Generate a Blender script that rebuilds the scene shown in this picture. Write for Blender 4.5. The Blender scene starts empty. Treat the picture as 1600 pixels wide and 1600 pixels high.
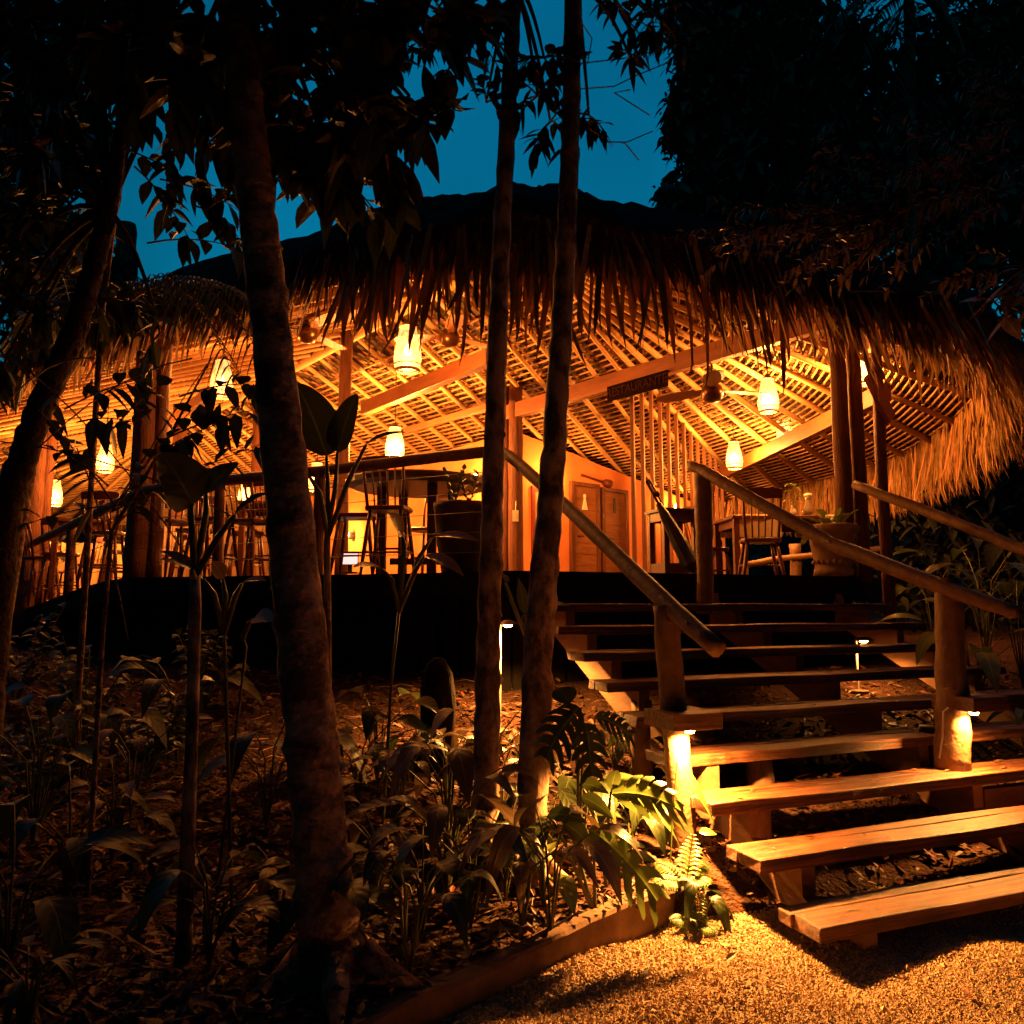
import bpy, math, random
import numpy as np
from mathutils import Vector, Matrix

random.seed(7)
V = Vector
PI = math.pi
R = math.radians
S = bpy.context.scene
C = S.collection

# ------------------------------------------------------------------ camera
F, CX, HZ, H = 1236.0, 800.0, 945.0, 1.475
TH = math.atan((HZ - 800) / F)
cam_d = bpy.data.cameras.new('camera'); cam = bpy.data.objects.new('camera', cam_d); C.objects.link(cam)
cam.location = (0, 0, H); cam.rotation_euler = (PI / 2 + TH, 0, 0)
cam_d.sensor_width = 36; cam_d.lens = 36 * F / 1600; cam_d.clip_end = 2000; cam_d.clip_start = .05
S.camera = cam

def at(px, py, d):
    """the point at forward distance d seen at pixel (px,py) of the 1600 px photograph"""
    x, y = (px - 800) / F, (800 - py) / F
    Y = math.cos(TH) - math.sin(TH) * y
    Z = math.sin(TH) + math.cos(TH) * y
    s = d / Y
    return V((x * s, d, H + Z * s))

# ------------------------------------------------------------------ mesh helpers
RM = {}
class MB:
    def __init__(self): self.v, self.f, self.uv = [], [], []
    def add(self, vs, fs, uvs=None):
        o = len(self.v); self.v += [tuple(p) for p in vs]
        self.f += [tuple(i + o for i in q) for q in fs]
        self.uv += list(uvs) if uvs else [None] * len(fs)
    def build(self, name, mat=None, parent=None, world=True, smooth=False, bevel=0):
        vs = self.v; loc = V((0, 0, 0))
        if parent is not None:
            if world:
                mi = RM[parent.as_pointer()].inverted(); vs = [tuple(mi @ V(p)) for p in vs]
        elif world and vs:
            a = np.array(vs); loc = V(((a[:, 0].min() + a[:, 0].max()) / 2, (a[:, 1].min() + a[:, 1].max()) / 2, a[:, 2].min()))
            vs = [tuple(p) for p in (a - np.array(loc))]
        me = bpy.data.meshes.new(name); me.from_pydata(vs, [], self.f)
        if any(u is not None for u in self.uv):
            ul = me.uv_layers.new(name='UVMap'); flat = []
            for q, u in zip(self.f, self.uv): flat += (u if u is not None else [(0, 0)] * len(q))
            ul.data.foreach_set('uv', [c for p in flat for c in p])
        if smooth: me.polygons.foreach_set('use_smooth', [True] * len(me.polygons))
        if mat: me.materials.append(mat)
        me.update()
        o = bpy.data.objects.new(name, me); C.objects.link(o); o.location = loc
        if parent is not None: o.parent = parent; RM[o.as_pointer()] = RM.get(parent.as_pointer(), Matrix())
        else: RM[o.as_pointer()] = Matrix.Translation(loc)
        if bevel:
            b = o.modifiers.new('bevel', 'BEVEL'); b.width = bevel; b.segments = 2; b.limit_method = 'ANGLE'
        return o
    # --- shapes
    def box(self, c, s, ax=None):
        ax = ax or (V((1, 0, 0)), V((0, 1, 0)), V((0, 0, 1)))
        c = V(c); hx, hy, hz = ax[0] * s[0] / 2, ax[1] * s[1] / 2, ax[2] * s[2] / 2
        vs = [c + hx * i + hy * j + hz * k for k in (-1, 1) for j in (-1, 1) for i in (-1, 1)]
        self.add(vs, [(0, 2, 3, 1), (4, 5, 7, 6), (0, 1, 5, 4), (2, 6, 7, 3), (0, 4, 6, 2), (1, 3, 7, 5)])
    def bar(self, a, b, w, h, up=V((0, 0, 1))):
        a, b = V(a), V(b); d = (b - a); L = d.length; d.normalize()
        s = d.cross(up).normalized(); n = s.cross(d)
        self.box((a + b) / 2, (L, w, h), (d, s, n))
    def tube(self, pts, rad, n=8, wob=0, caps=True, squash=1):
        pts = [V(p) for p in pts]
        if not hasattr(rad, '__len__'): rad = [rad] * len(pts)
        vs, fs = [], []
        d0 = (pts[1] - pts[0]).normalized()
        s = d0.cross(V((0, 0, 1)))
        if s.length < .05: s = d0.cross(V((0, 1, 0)))
        s.normalize()
        for i, p in enumerate(pts):
            d = (pts[min(i + 1, len(pts) - 1)] - pts[max(i - 1, 0)]).normalized()
            s = (s - d * s.dot(d)).normalized(); t = d.cross(s)
            for k in range(n):
                a = 2 * PI * k / n; r = rad[i] * (1 + wob * random.uniform(-1, 1))
                vs.append(p + s * math.cos(a) * r + t * math.sin(a) * r * squash)
        for i in range(len(pts) - 1):
            for k in range(n):
                fs.append((i * n + k, i * n + (k + 1) % n, (i + 1) * n + (k + 1) % n, (i + 1) * n + k))
        if caps:
            fs.append(tuple(range(n))[::-1]); m = (len(pts) - 1) * n; fs.append(tuple(m + k for k in range(n)))
        self.add(vs, fs)
    def lathe(self, c, prof, n=20, capb=True, capt=True):
        c = V(c); vs, fs = [], []
        for r, z in prof:
            for k in range(n):
                a = 2 * PI * k / n; vs.append(c + V((r * math.cos(a), r * math.sin(a), z)))
        for i in range(len(prof) - 1):
            for k in range(n):
                fs.append((i * n + k, i * n + (k + 1) % n, (i + 1) * n + (k + 1) % n, (i + 1) * n + k))
        if capb: fs.append(tuple(range(n))[::-1])
        if capt: fs.append(tuple((len(prof) - 1) * n + k for k in range(n)))
        self.add(vs, fs)
    def prism(self, poly, ext):
        """poly: list of 3-D points (planar), ext: extrusion vector"""
        n = len(poly); poly = [V(p) for p in poly]; ext = V(ext)
        vs = poly + [p + ext for p in poly]
        fs = [tuple(range(n))[::-1], tuple(range(n, 2 * n))] + [(i, (i + 1) % n, n + (i + 1) % n, n + i) for i in range(n)]
        self.add(vs, fs)
    def leaf(self, base, d, up, L, W, droop=.3, fold=.25, seg=5, shape='ovate', wave=0, twist=0):
        base = V(base); d = V(d).normalized(); up = V(up)
        s = d.cross(up)
        if s.length < .05: s = d.cross(V((1, .3, 0)))
        s.normalize(); n = s.cross(d)
        vs, fs, us = [], [], []
        for i in range(seg + 1):
            t = i / seg
            p = base + d * (L * t * (1 - .25 * droop * t)) + V((0, 0, -1)) * (droop * L * t * t)
            if shape == 'ovate': w = W * .5 * max(.02, math.sin(PI * t ** .72)) ** .85
            elif shape == 'paddle': w = W * .5 * (max(.02, math.sin(PI * min(1, t ** .55 * .98 + .02)))) ** .55
            elif shape == 'strip': w = W * .5 * (1 - t * .85) * (.7 + .3 * min(1, t * 5))
            else: w = W * .5 * max(.02, math.sin(PI * t ** .6)) ** 1.1
            a = twist * t
            ss = s * math.cos(a) + n * math.sin(a); nn = n * math.cos(a) - s * math.sin(a)
            k = 1 + (wave * math.sin(9 * t + L * 40) if wave else 0)
            vs += [p - ss * w + nn * fold * w * k, p, p + ss * w + nn * fold * w * (2 - k)]
        for i in range(seg):
            a = 3 * i; t0, t1 = i / seg, (i + 1) / seg
            fs += [(a, a + 1, a + 4, a + 3), (a + 1, a + 2, a + 5, a + 4)]
            us += [[(0, t0), (.5, t0), (.5, t1), (0, t1)], [(.5, t0), (1, t0), (1, t1), (.5, t1)]]
        self.add(vs, fs, us)

def tag(o, label=None, cat=None, group=None, kind=None):
    if label: o['label'] = label
    if cat: o['category'] = cat
    if group: o['group'] = group
    if kind: o['kind'] = kind
    return o

def thing(name, label, cat, loc=(0, 0, 0), rz=0, group=None):
    o = bpy.data.objects.new(name, None); C.objects.link(o)
    o.location = loc; o.rotation_euler = (0, 0, rz); o.empty_display_size = .1
    RM[o.as_pointer()] = Matrix.Translation(V(loc)) @ Matrix.Rotation(rz, 4, 'Z')
    return tag(o, label, cat, group)

def dup(root, loc, rz, label, group=None, scale=1, cat=None):
    def cp(o, par):
        c = o.copy(); C.objects.link(c)
        if par is not None: c.parent = par
        for k in o.children: cp(k, c)
        return c
    r = cp(root, None); r.location = loc; r.rotation_euler = (0, 0, rz); r.scale = (scale,) * 3
    r['label'] = label
    if group: r['group'] = group
    if cat: r['category'] = cat
    return r

def lerp(a, b, t): return a + (b - a) * t
def rnd(a, b): return random.uniform(a, b)

# ------------------------------------------------------------------ materials
def nt(name):
    m = bpy.data.materials.new(name); m.use_nodes = True
    return m, m.node_tree.nodes, m.node_tree.links, m.node_tree.nodes['Principled BSDF']

def mat(name, c1, c2=None, rough=.6, scale=6, stretch=(1, 1, 1), bump=.3, bdist=.01, island=0, spec=.4, detail=6, bscale=None, ramp=(.3, .7)):
    m, N, L, P = nt(name)
    c2 = c2 or tuple(x * .55 for x in c1)
    tc = N.new('ShaderNodeTexCoord'); mp = N.new('ShaderNodeMapping'); mp.inputs['Scale'].default_value = stretch
    L.new(tc.outputs['Object'], mp.inputs['Vector'])
    no = N.new('ShaderNodeTexNoise'); no.inputs['Scale'].default_value = scale; no.inputs['Detail'].default_value = detail
    no.inputs['Roughness'].default_value = .65
    L.new(mp.outputs['Vector'], no.inputs['Vector'])
    cr = N.new('ShaderNodeValToRGB'); cr.color_ramp.elements[0].position = ramp[0]; cr.color_ramp.elements[1].position = ramp[1]
    cr.color_ramp.elements[0].color = (*c2, 1); cr.color_ramp.elements[1].color = (*c1, 1)
    L.new(no.outputs['Fac'], cr.inputs['Fac'])
    col = cr.outputs['Color']
    if island:
        g = N.new('ShaderNodeNewGeometry'); hs = N.new('ShaderNodeHueSaturation')
        mr = N.new('ShaderNodeMapRange'); mr.inputs['To Min'].default_value = 1 - island; mr.inputs['To Max'].default_value = 1 + island
        L.new(g.outputs['Random Per Island'], mr.inputs['Value']); L.new(mr.outputs['Result'], hs.inputs['Value'])
        mh = N.new('ShaderNodeMapRange'); mh.inputs['To Min'].default_value = .5 + island * .05; mh.inputs['To Max'].default_value = .5 - island * .05
        L.new(g.outputs['Random Per Island'], mh.inputs['Value']); L.new(mh.outputs['Result'], hs.inputs['Hue'])
        L.new(col, hs.inputs['Color']); col = hs.outputs['Color']
    L.new(col, P.inputs['Base Color'])
    P.inputs['Roughness'].default_value = rough; P.inputs['Specular IOR Level'].default_value = spec
    if bump:
        n2 = N.new('ShaderNodeTexNoise'); n2.inputs['Scale'].default_value = bscale or scale * 3; n2.inputs['Detail'].default_value = 5
        L.new(mp.outputs['Vector'], n2.inputs['Vector'])
        b = N.new('ShaderNodeBump'); b.inputs['Strength'].default_value = bump; b.inputs['Distance'].default_value = bdist
        L.new(n2.outputs['Fac'], b.inputs['Height']); L.new(b.outputs['Normal'], P.inputs['Normal'])
    return m

def leafmat(name, c1, c2, rough=.5, island=.4, veins=17, trans=.25, bump=.14):
    m, N, L, P = nt(name)
    uv = N.new('ShaderNodeUVMap'); sp = N.new('ShaderNodeSeparateXYZ'); L.new(uv.outputs['UV'], sp.inputs['Vector'])
    a = N.new('ShaderNodeMath'); a.operation = 'SUBTRACT'; a.inputs[1].default_value = .5; L.new(sp.outputs['X'], a.inputs[0])
    ab = N.new('ShaderNodeMath'); ab.operation = 'ABSOLUTE'; L.new(a.outputs[0], ab.inputs[0])
    v = N.new('ShaderNodeMath'); v.operation = 'MULTIPLY_ADD'; v.inputs[1].default_value = -.55; L.new(ab.outputs[0], v.inputs[0]); L.new(sp.outputs['Y'], v.inputs[2])
    fr = N.new('ShaderNodeMath'); fr.operation = 'MULTIPLY'; fr.inputs[1].default_value = veins * 2; L.new(v.outputs[0], fr.inputs[0])
    si = N.new('ShaderNodeMath'); si.operation = 'SINE'; L.new(fr.outputs[0], si.inputs[0])
    mid = N.new('ShaderNodeMapRange'); mid.inputs['From Max'].default_value = .035; mid.inputs['To Min'].default_value = 1; mid.inputs['To Max'].default_value = 0
    L.new(ab.outputs[0], mid.inputs['Value'])
    tc = N.new('ShaderNodeTexCoord'); no = N.new('ShaderNodeTexNoise'); no.inputs['Scale'].default_value = 14; L.new(tc.outputs['Object'], no.inputs['Vector'])
    mx = N.new('ShaderNodeMix'); mx.data_type = 'RGBA'; L.new(no.outputs['Fac'], mx.inputs['Factor'])
    mx.inputs['A'].default_value = (*c2, 1); mx.inputs['B'].default_value = (*c1, 1)
    m2 = N.new('ShaderNodeMix'); m2.data_type = 'RGBA'; L.new(mid.outputs['Result'], m2.inputs['Factor'])
    L.new(mx.outputs['Result'], m2.inputs['A']); m2.inputs['B'].default_value = (*[min(1, x * 1.8 + .02) for x in c1], 1)
    g = N.new('ShaderNodeNewGeometry'); hs = N.new('ShaderNodeHueSaturation')
    mr = N.new('ShaderNodeMapRange'); mr.inputs['To Min'].default_value = 1 - island; mr.inputs['To Max'].default_value = 1 + island
    L.new(g.outputs['Random Per Island'], mr.inputs['Value']); L.new(mr.outputs['Result'], hs.inputs['Value'])
    L.new(m2.outputs['Result'], hs.inputs['Color'])
    L.new(hs.outputs['Color'], P.inputs['Base Color']); P.inputs['Roughness'].default_value = rough
    P.inputs['Specular IOR Level'].default_value = .25
    b = N.new('ShaderNodeBump'); b.inputs['Strength'].default_value = bump; b.inputs['Distance'].default_value = .004
    ad = N.new('ShaderNodeMath'); ad.operation = 'MULTIPLY_ADD'; ad.inputs[1].default_value = -2
    L.new(mid.outputs['Result'], ad.inputs[0]); L.new(si.outputs[0], ad.inputs[2])
    L.new(ad.outputs[0], b.inputs['Height']); L.new(b.outputs['Normal'], P.inputs['Normal'])
    if trans:
        tr = N.new('ShaderNodeBsdfTranslucent'); L.new(hs.outputs['Color'], tr.inputs['Color'])
        ms = N.new('ShaderNodeMixShader'); ms.inputs[0].default_value = trans
        L.new(P.outputs[0], ms.inputs[1]); L.new(tr.outputs[0], ms.inputs[2])
        L.new(ms.outputs[0], N['Material Output'].inputs['Surface'])
    return m

def emit(name, col, k):
    m, N, L, P = nt(name)
    P.inputs['Base Color'].default_value = (.8, .6, .4, 1)
    P.inputs['Emission Color'].default_value = (*col, 1); P.inputs['Emission Strength'].default_value = k
    m.cycles.emission_sampling = 'NONE'      # the point lamps carry the light; keeps sampling clean
    return m

WARM = (1.0, .375, .07); AMBER = (1.0, .325, .056)
M = {}
M['thatch_in'] = mat('thatch_inner', (.10, .05, .02), (.04, .02, .009), .8, 9, bump=.6, bdist=.02, spec=.1)
M['strip'] = mat('palm_strip', (.24, .135, .05), (.12, .062, .022), .7, 12, bump=.3, island=.75, spec=.15)
M['thatch_out'] = mat('thatch_outer', (.075, .055, .04), (.025, .02, .016), .95, 14, bump=1, bdist=.06, spec=.05)
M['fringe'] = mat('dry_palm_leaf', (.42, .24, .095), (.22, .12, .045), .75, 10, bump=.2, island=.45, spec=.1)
M['fringe_shade'] = mat('shaded_palm_leaf', (.10, .065, .04), (.045, .03, .02), .85, 10, bump=.2, island=.45, spec=.05)  # weathered outer strips, darkened further to stand in for shade
M['pole'] = mat('round_pole', (.58, .36, .15), (.40, .23, .085), .6, 5, bump=.3, island=.25, spec=.2)
M['pole_dim'] = mat('dimmed_pole', (.36, .18, .065), (.2, .095, .033), .6, 5, bump=.3, island=.3, spec=.2)  # darker pole copy, dims the left ceiling by colour
M['beamw'] = mat('sawn_beam', (.25, .085, .028), (.16, .052, .017), .5, 3, stretch=(1, 1, 4), bump=.3, spec=.3)
M['postw'] = mat('rough_log', (.16, .052, .02), (.055, .019, .008), .65, 5, stretch=(6, 6, .7), bump=.8, bdist=.02, spec=.25)
M['raillog'] = mat('weathered_log', (.21, .115, .055), (.09, .045, .022), .6, 9, bump=.6, bdist=.012, spec=.3)
M['furn'] = mat('red_hardwood', (.14, .04, .016), (.075, .021, .009), .4, 7, stretch=(1, 1, .3), bump=.1)
M['furnd'] = mat('dark_hardwood', (.07, .03, .016), (.03, .014, .008), .45, 7, bump=.1)
M['slatw'] = mat('reddish_slat', (.20, .075, .03), (.11, .04, .016), .6, 6, stretch=(5, 5, .6), bump=.2)
M['deckw'] = mat('deck_board', (.05, .025, .014), (.02, .011, .007), .6, 3, stretch=(.4, 5, 5), bump=.5)
M['black'] = mat('shade_black_board', (.010, .007, .005), (.005, .004, .003), .8, 6, bump=.4, spec=.1)  # near-black; the boards below the deck stand in for shade
M['wall'] = mat('orange_render', (.74, .29, .115), (.58, .19, .06), .85, 1.6, bump=.4, spec=.1)
M['wallp'] = mat('pale_render', (.40, .24, .11), (.3, .17, .07), .85, 2.5, bump=.15, spec=.1)
M['door'] = mat('door_plank', (.26, .10, .035), (.13, .05, .018), .45, 4, stretch=(1, 1, 6), bump=.2)
M['red'] = mat('dark_red_frame', (.20, .022, .012), None, .5, 5, bump=.1)
M['brass'] = mat('bronze_metal', (.16, .07, .03), (.10, .045, .02), .3, 8, bump=0); M['brass'].node_tree.nodes['Principled BSDF'].inputs['Metallic'].default_value = .8
M['iron'] = mat('black_metal', (.03, .028, .026), None, .4, 8, bump=0)
M['steel'] = mat('steel_wire', (.35, .33, .3), None, .35, 8, bump=0); M['steel'].node_tree.nodes['Principled BSDF'].inputs['Metallic'].default_value = .9
M['terra'] = mat('aged_terracotta', (.42, .27, .17), (.24, .15, .1), .8, 9, bump=.6, bdist=.012, spec=.15)
M['cloth'] = mat('linen_runner', (.62, .5, .3), (.52, .4, .24), .9, 30, bump=.3, bdist=.003)
M['counter'] = mat('pale_bar_board', (.42, .24, .09), (.25, .125, .04), .5, 4, stretch=(4, 4, .4), bump=.2)
M['bark'] = mat('grey_brown_bark', (.46, .27, .17), (.11, .06, .04), .85, 6, stretch=(1, 1, 1.3), bump=1, bdist=.035, spec=.15, detail=10, ramp=(.43, .60))
M['bark2'] = mat('lichen_bark', (.48, .31, .21), (.10, .06, .04), .8, 9, stretch=(1, 1, .6), bump=.8, bdist=.015, spec=.15, detail=10, ramp=(.43, .60))
M['barkdark'] = mat('shaded_bark', (.08, .05, .035), (.03, .02, .014), .9, 7, bump=1, bdist=.03, spec=.05)  # bark darkened in colour so the trunk looks less lit
M['barkfar'] = mat('dark_bark', (.03, .02, .014), (.014, .01, .008), .95, 5, bump=.3, spec=.05)
M['stem'] = mat('green_stem', (.10, .11, .035), (.06, .06, .02), .5, 9, bump=.2)
M['soil'] = mat('leaf_mould', (.09, .042, .022), (.03, .014, .008), .95, 14, bump=1, bdist=.05, spec=.1, detail=9)
M['litter'] = mat('fallen_leaf', (.16, .072, .032), (.06, .027, .012), .6, 20, bump=.3, island=.6, spec=.3)
M['pebble'] = mat('gravel_stone', (.58, .39, .20), (.40, .26, .13), .7, 60, bump=.3, bdist=.002, island=.28, spec=.25)
M['gravel'] = mat('gravel_bed', (.42, .31, .19), (.2, .145, .09), .9, 80, bump=1, bdist=.012, spec=.15)
M['concrete'] = mat('stained_concrete', (.20, .125, .08), (.085, .05, .032), .85, 7, bump=.6, bdist=.01, spec=.15)
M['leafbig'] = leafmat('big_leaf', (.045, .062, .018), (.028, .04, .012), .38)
M['leafdark'] = leafmat('dark_leaf', (.035, .042, .016), (.022, .028, .01), .5, trans=.15)
M['leaffar'] = leafmat('far_leaf', (.012, .014, .008), (.007, .009, .005), .8, trans=.05, bump=0)
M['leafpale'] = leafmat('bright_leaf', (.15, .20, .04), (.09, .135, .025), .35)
M['leafbrown'] = leafmat('brownish_leaf', (.14, .085, .04), (.085, .055, .025), .4)
M['sign'] = mat('dark_carved_wood', (.012, .005, .003), None, .9, 8, bump=.3, spec=.02)
M['letter'] = mat('carved_letter', (.04, .013, .008), (.03, .010, .006), .9, 8, bump=0, spec=.02)
M['white'] = mat('pale_plastic', (.75, .7, .6), (.65, .6, .5), .5, 5, bump=0)
M['bulb'] = emit('lit_bulb', WARM, 130); M['bulb_soft'] = emit('lantern_bulb', (1, .5, .14), 14)

# woven, glowing lamp shade: open weave that lets the bulb's light through
def shade_mat():
    m, N, L, P = nt('woven_shade')
    P.inputs['Base Color'].default_value = (.06, .035, .015, 1)
    P.inputs['Emission Color'].default_value = (1, .56, .17, 1); 
    tc = N.new('ShaderNodeTexCoord'); no = N.new('ShaderNodeTexNoise'); no.inputs['Scale'].default_value = 34
    mp = N.new('ShaderNodeMapping'); mp.inputs['Scale'].default_value = (1, 1, .45)
    L.new(tc.outputs['Object'], mp.inputs['Vector']); L.new(mp.outputs['Vector'], no.inputs['Vector'])
    mr = N.new('ShaderNodeMapRange'); mr.inputs['From Min'].default_value = .35; mr.inputs['From Max'].default_value = .65
    mr.inputs['To Min'].default_value = .35; mr.inputs['To Max'].default_value = 2.6
    L.new(no.outputs['Fac'], mr.inputs['Value']); L.new(mr.outputs['Result'], P.inputs['Emission Strength'])
    tr = N.new('ShaderNodeBsdfTransparent'); ms = N.new('ShaderNodeMixShader'); ms.inputs[0].default_value = .55
    L.new(P.outputs[0], ms.inputs[1]); L.new(tr.outputs[0], ms.inputs[2]); L.new(ms.outputs[0], N['Material Output'].inputs['Surface'])
    return m
M['shade'] = shade_mat(); M['shade'].cycles.emission_sampling = 'NONE'

def lamp(name, parent, loc, watt, rad=.05, col=WARM, spot=None, local=False):
    ld = bpy.data.lights.new(name, 'SPOT' if spot else 'POINT'); ld.energy = watt; ld.color = col; ld.shadow_soft_size = rad
    if spot: ld.spot_size = spot; ld.spot_blend = .35
    o = bpy.data.objects.new(name, ld); C.objects.link(o)
    if parent is not None:
        o.parent = parent; o.location = loc if local else RM[parent.as_pointer()].inverted() @ V(loc)
    else: o.location = loc
    return o

# ------------------------------------------------------------------ world
w = bpy.data.worlds.new('World'); S.world = w; w.use_nodes = True
wn, wl = w.node_tree.nodes, w.node_tree.links
sky = wn.new('ShaderNodeTexSky'); sky.sky_type = 'NISHITA'; sky.sun_disc = False
sky.sun_elevation = R(-1.5); sky.sun_rotation = R(200); sky.air_density = 1.0; sky.ozone_density = 4; sky.dust_density = .3
wm = wn.new('ShaderNodeMix'); wm.data_type = 'RGBA'; wm.blend_type = 'MULTIPLY'; wm.inputs['Factor'].default_value = 1
wl.new(sky.outputs['Color'], wm.inputs['A']); wm.inputs['B'].default_value = (.03, 2.85, 1.5, 1)
wtc = wn.new('ShaderNodeTexCoord'); wno = wn.new('ShaderNodeTexNoise'); wno.inputs['Scale'].default_value = 2.2; wno.inputs['Detail'].default_value = 4
wl.new(wtc.outputs['Generated'], wno.inputs['Vector'])
wmr = wn.new('ShaderNodeMapRange'); wmr.inputs['From Min'].default_value = .3; wmr.inputs['From Max'].default_value = .7; wmr.inputs['To Min'].default_value = .50; wmr.inputs['To Max'].default_value = 1.05
wl.new(wno.outputs['Fac'], wmr.inputs['Value'])
wm2 = wn.new('ShaderNodeMix'); wm2.data_type = 'RGBA'; wm2.blend_type = 'MULTIPLY'; wm2.inputs['Factor'].default_value = 1
bg = wn['Background']; bg.inputs['Strength'].default_value = 1.0
wl.new(wm.outputs['Result'], wm2.inputs['A']); wl.new(wmr.outputs['Result'], wm2.inputs['B']); wl.new(wm2.outputs['Result'], bg.inputs['Color'])
sl = bpy.data.lights.new('dusk_sun', 'SUN'); sl.energy = .004; sl.angle = R(10); sl.color = (.6, .75, 1)
so = bpy.data.objects.new('dusk_sun', sl); C.objects.link(so); so.rotation_euler = (R(80), 0, R(20)); so.location = (0, -20, 20)
S.view_settings.view_transform = 'Standard'; S.view_settings.look = 'None'; S.view_settings.exposure = 0; S.view_settings.gamma = 1
S.cycles.use_denoising = True
S.cycles.max_bounces = 6; S.cycles.diffuse_bounces = 4; S.cycles.transparent_max_bounces = 10
S.cycles.sample_clamp_indirect = 2.5

# ------------------------------------------------------------------ terrain
CA, CB = V((-.43, 2.85)), V((.76, 3.93))                    # kerb line
cdir = (CB - CA).normalized(); cnor = V((-cdir.y, cdir.x))   # towards the garden bed
def ss(a, b, x):
    t = min(1, max(0, (x - a) / (b - a))); return t * t * (3 - 2 * t)
def ground_z(x, y):
    sd = (V((x, y)) - CA).dot(cnor)
    bed = .10 + min(.76, max(0, .2 * (y - 3.85)))
    path = min(.85, max(0, .2 * (y - 4.25))) - .06 * (1 - ss(3.9, 4.6, y))
    k = ss(.03, .07, sd) if y < 3.95 else ss(-.6, .1, sd)
    z = path * (1 - k) + bed * k
    z += .02 * math.sin(3.1 * x + 1.3 * y) * math.sin(2.3 * y - x) * k
    if x > 4.4: z += .25 * ss(4.4, 8, x)
    return z

def build_terrain():
    xs = sorted(set([round(-16 + .5 * i, 3) for i in range(65)] + [round(-3 + .05 * i, 3) for i in range(140)]))
    ys = sorted(set([round(-6 + .5 * i, 3) for i in range(70)] + [round(.5 + .05 * i, 3) for i in range(150)]))
    mb = MB(); nx = len(xs)
    vs = [(x, y, ground_z(x, y)) for y in ys for x in xs]
    fs = [(j * nx + i, j * nx + i + 1, (j + 1) * nx + i + 1, (j + 1) * nx + i) for j in range(len(ys) - 1) for i in range(nx - 1)]
    mb.add(vs, fs)
    tag(mb.build('terrain', M['soil'], None, False, True), kind='structure')
build_terrain()
g = MB(); g.add([(-900, -900, -.06), (900, -900, -.06), (900, 1500, -.06), (-900, 1500, -.06)], [(0, 1, 2, 3)])
tag(g.build('ground', M['soil'], None, False), kind='structure')

hm = MB(); vs = []; n = 96
for k in range(n):
    a = 2 * PI * k / n; h = 14 + 1.5 * math.sin(a * 3 + 1) + .8 * math.sin(a * 7)
    for r_, z in ((44, -.1), (50, h * .75), (58, h), (90, h * .8), (120, -.1)): vs.append((math.cos(a) * r_, 6 + math.sin(a) * r_, z))
M['hill'] = mat('dark_hill_backing', (.02, .02, .012), (.01, .01, .006), .95, 3, bump=1, bdist=.3, spec=.02)
hm.add(vs, [(k * 5 + q, ((k + 1) % n) * 5 + q, ((k + 1) % n) * 5 + q + 1, k * 5 + q + 1) for k in range(n) for q in range(4)])
tag(hm.build('added_hill_ring', M['hill'], None, False, True), kind='structure')  # dark ring added to hide the bright horizon sky between trees

# gravel path: sheet and loose stones
gp = MB()
P0, P1 = CA - cdir * 4.5, CB + cdir * .05
pts = [(P0.x, P0.y), (P1.x, P1.y), (1.6, 4.1), (6.5, 4.1), (7.5, -3), (-3, -3)]
rows = []
nx, ny = 100, 72
grid = {}
def in_path(x, y):
    return (V((x, y)) - CA).dot(cnor) < -.005 and y < 4.3
x0, y0, st = -4.0, -1.0, .1
vs, idx, fs = [], {}, []
for j in range(53):
    for i in range(110):
        x, y = x0 + st * i, y0 + st * j
        idx[i, j] = len(vs); vs.append((x, y, .004 + max(0, .2 * (y - 4.25)) + .02 * math.sin(5.3 * x + 2 * y) * math.sin(4.1 * y - 1.7 * x) + .01 * math.sin(9.1 * x - 5 * y) * math.sin(8.3 * y + 2 * x) + .006 * math.sin(13 * x) * math.sin(11 * y + 1)))
for j in range(52):
    for i in range(109):
        x, y = x0 + st * (i + .5), y0 + st * (j + .5)
        if (V((x, y)) - CA).dot(cnor) < .02: fs.append((idx[i, j], idx[i + 1, j], idx[i + 1, j + 1], idx[i, j + 1]))
gp.add(vs, fs); tag(gp.build('gravel_path', M['gravel'], None, False, True), kind='structure')

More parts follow.
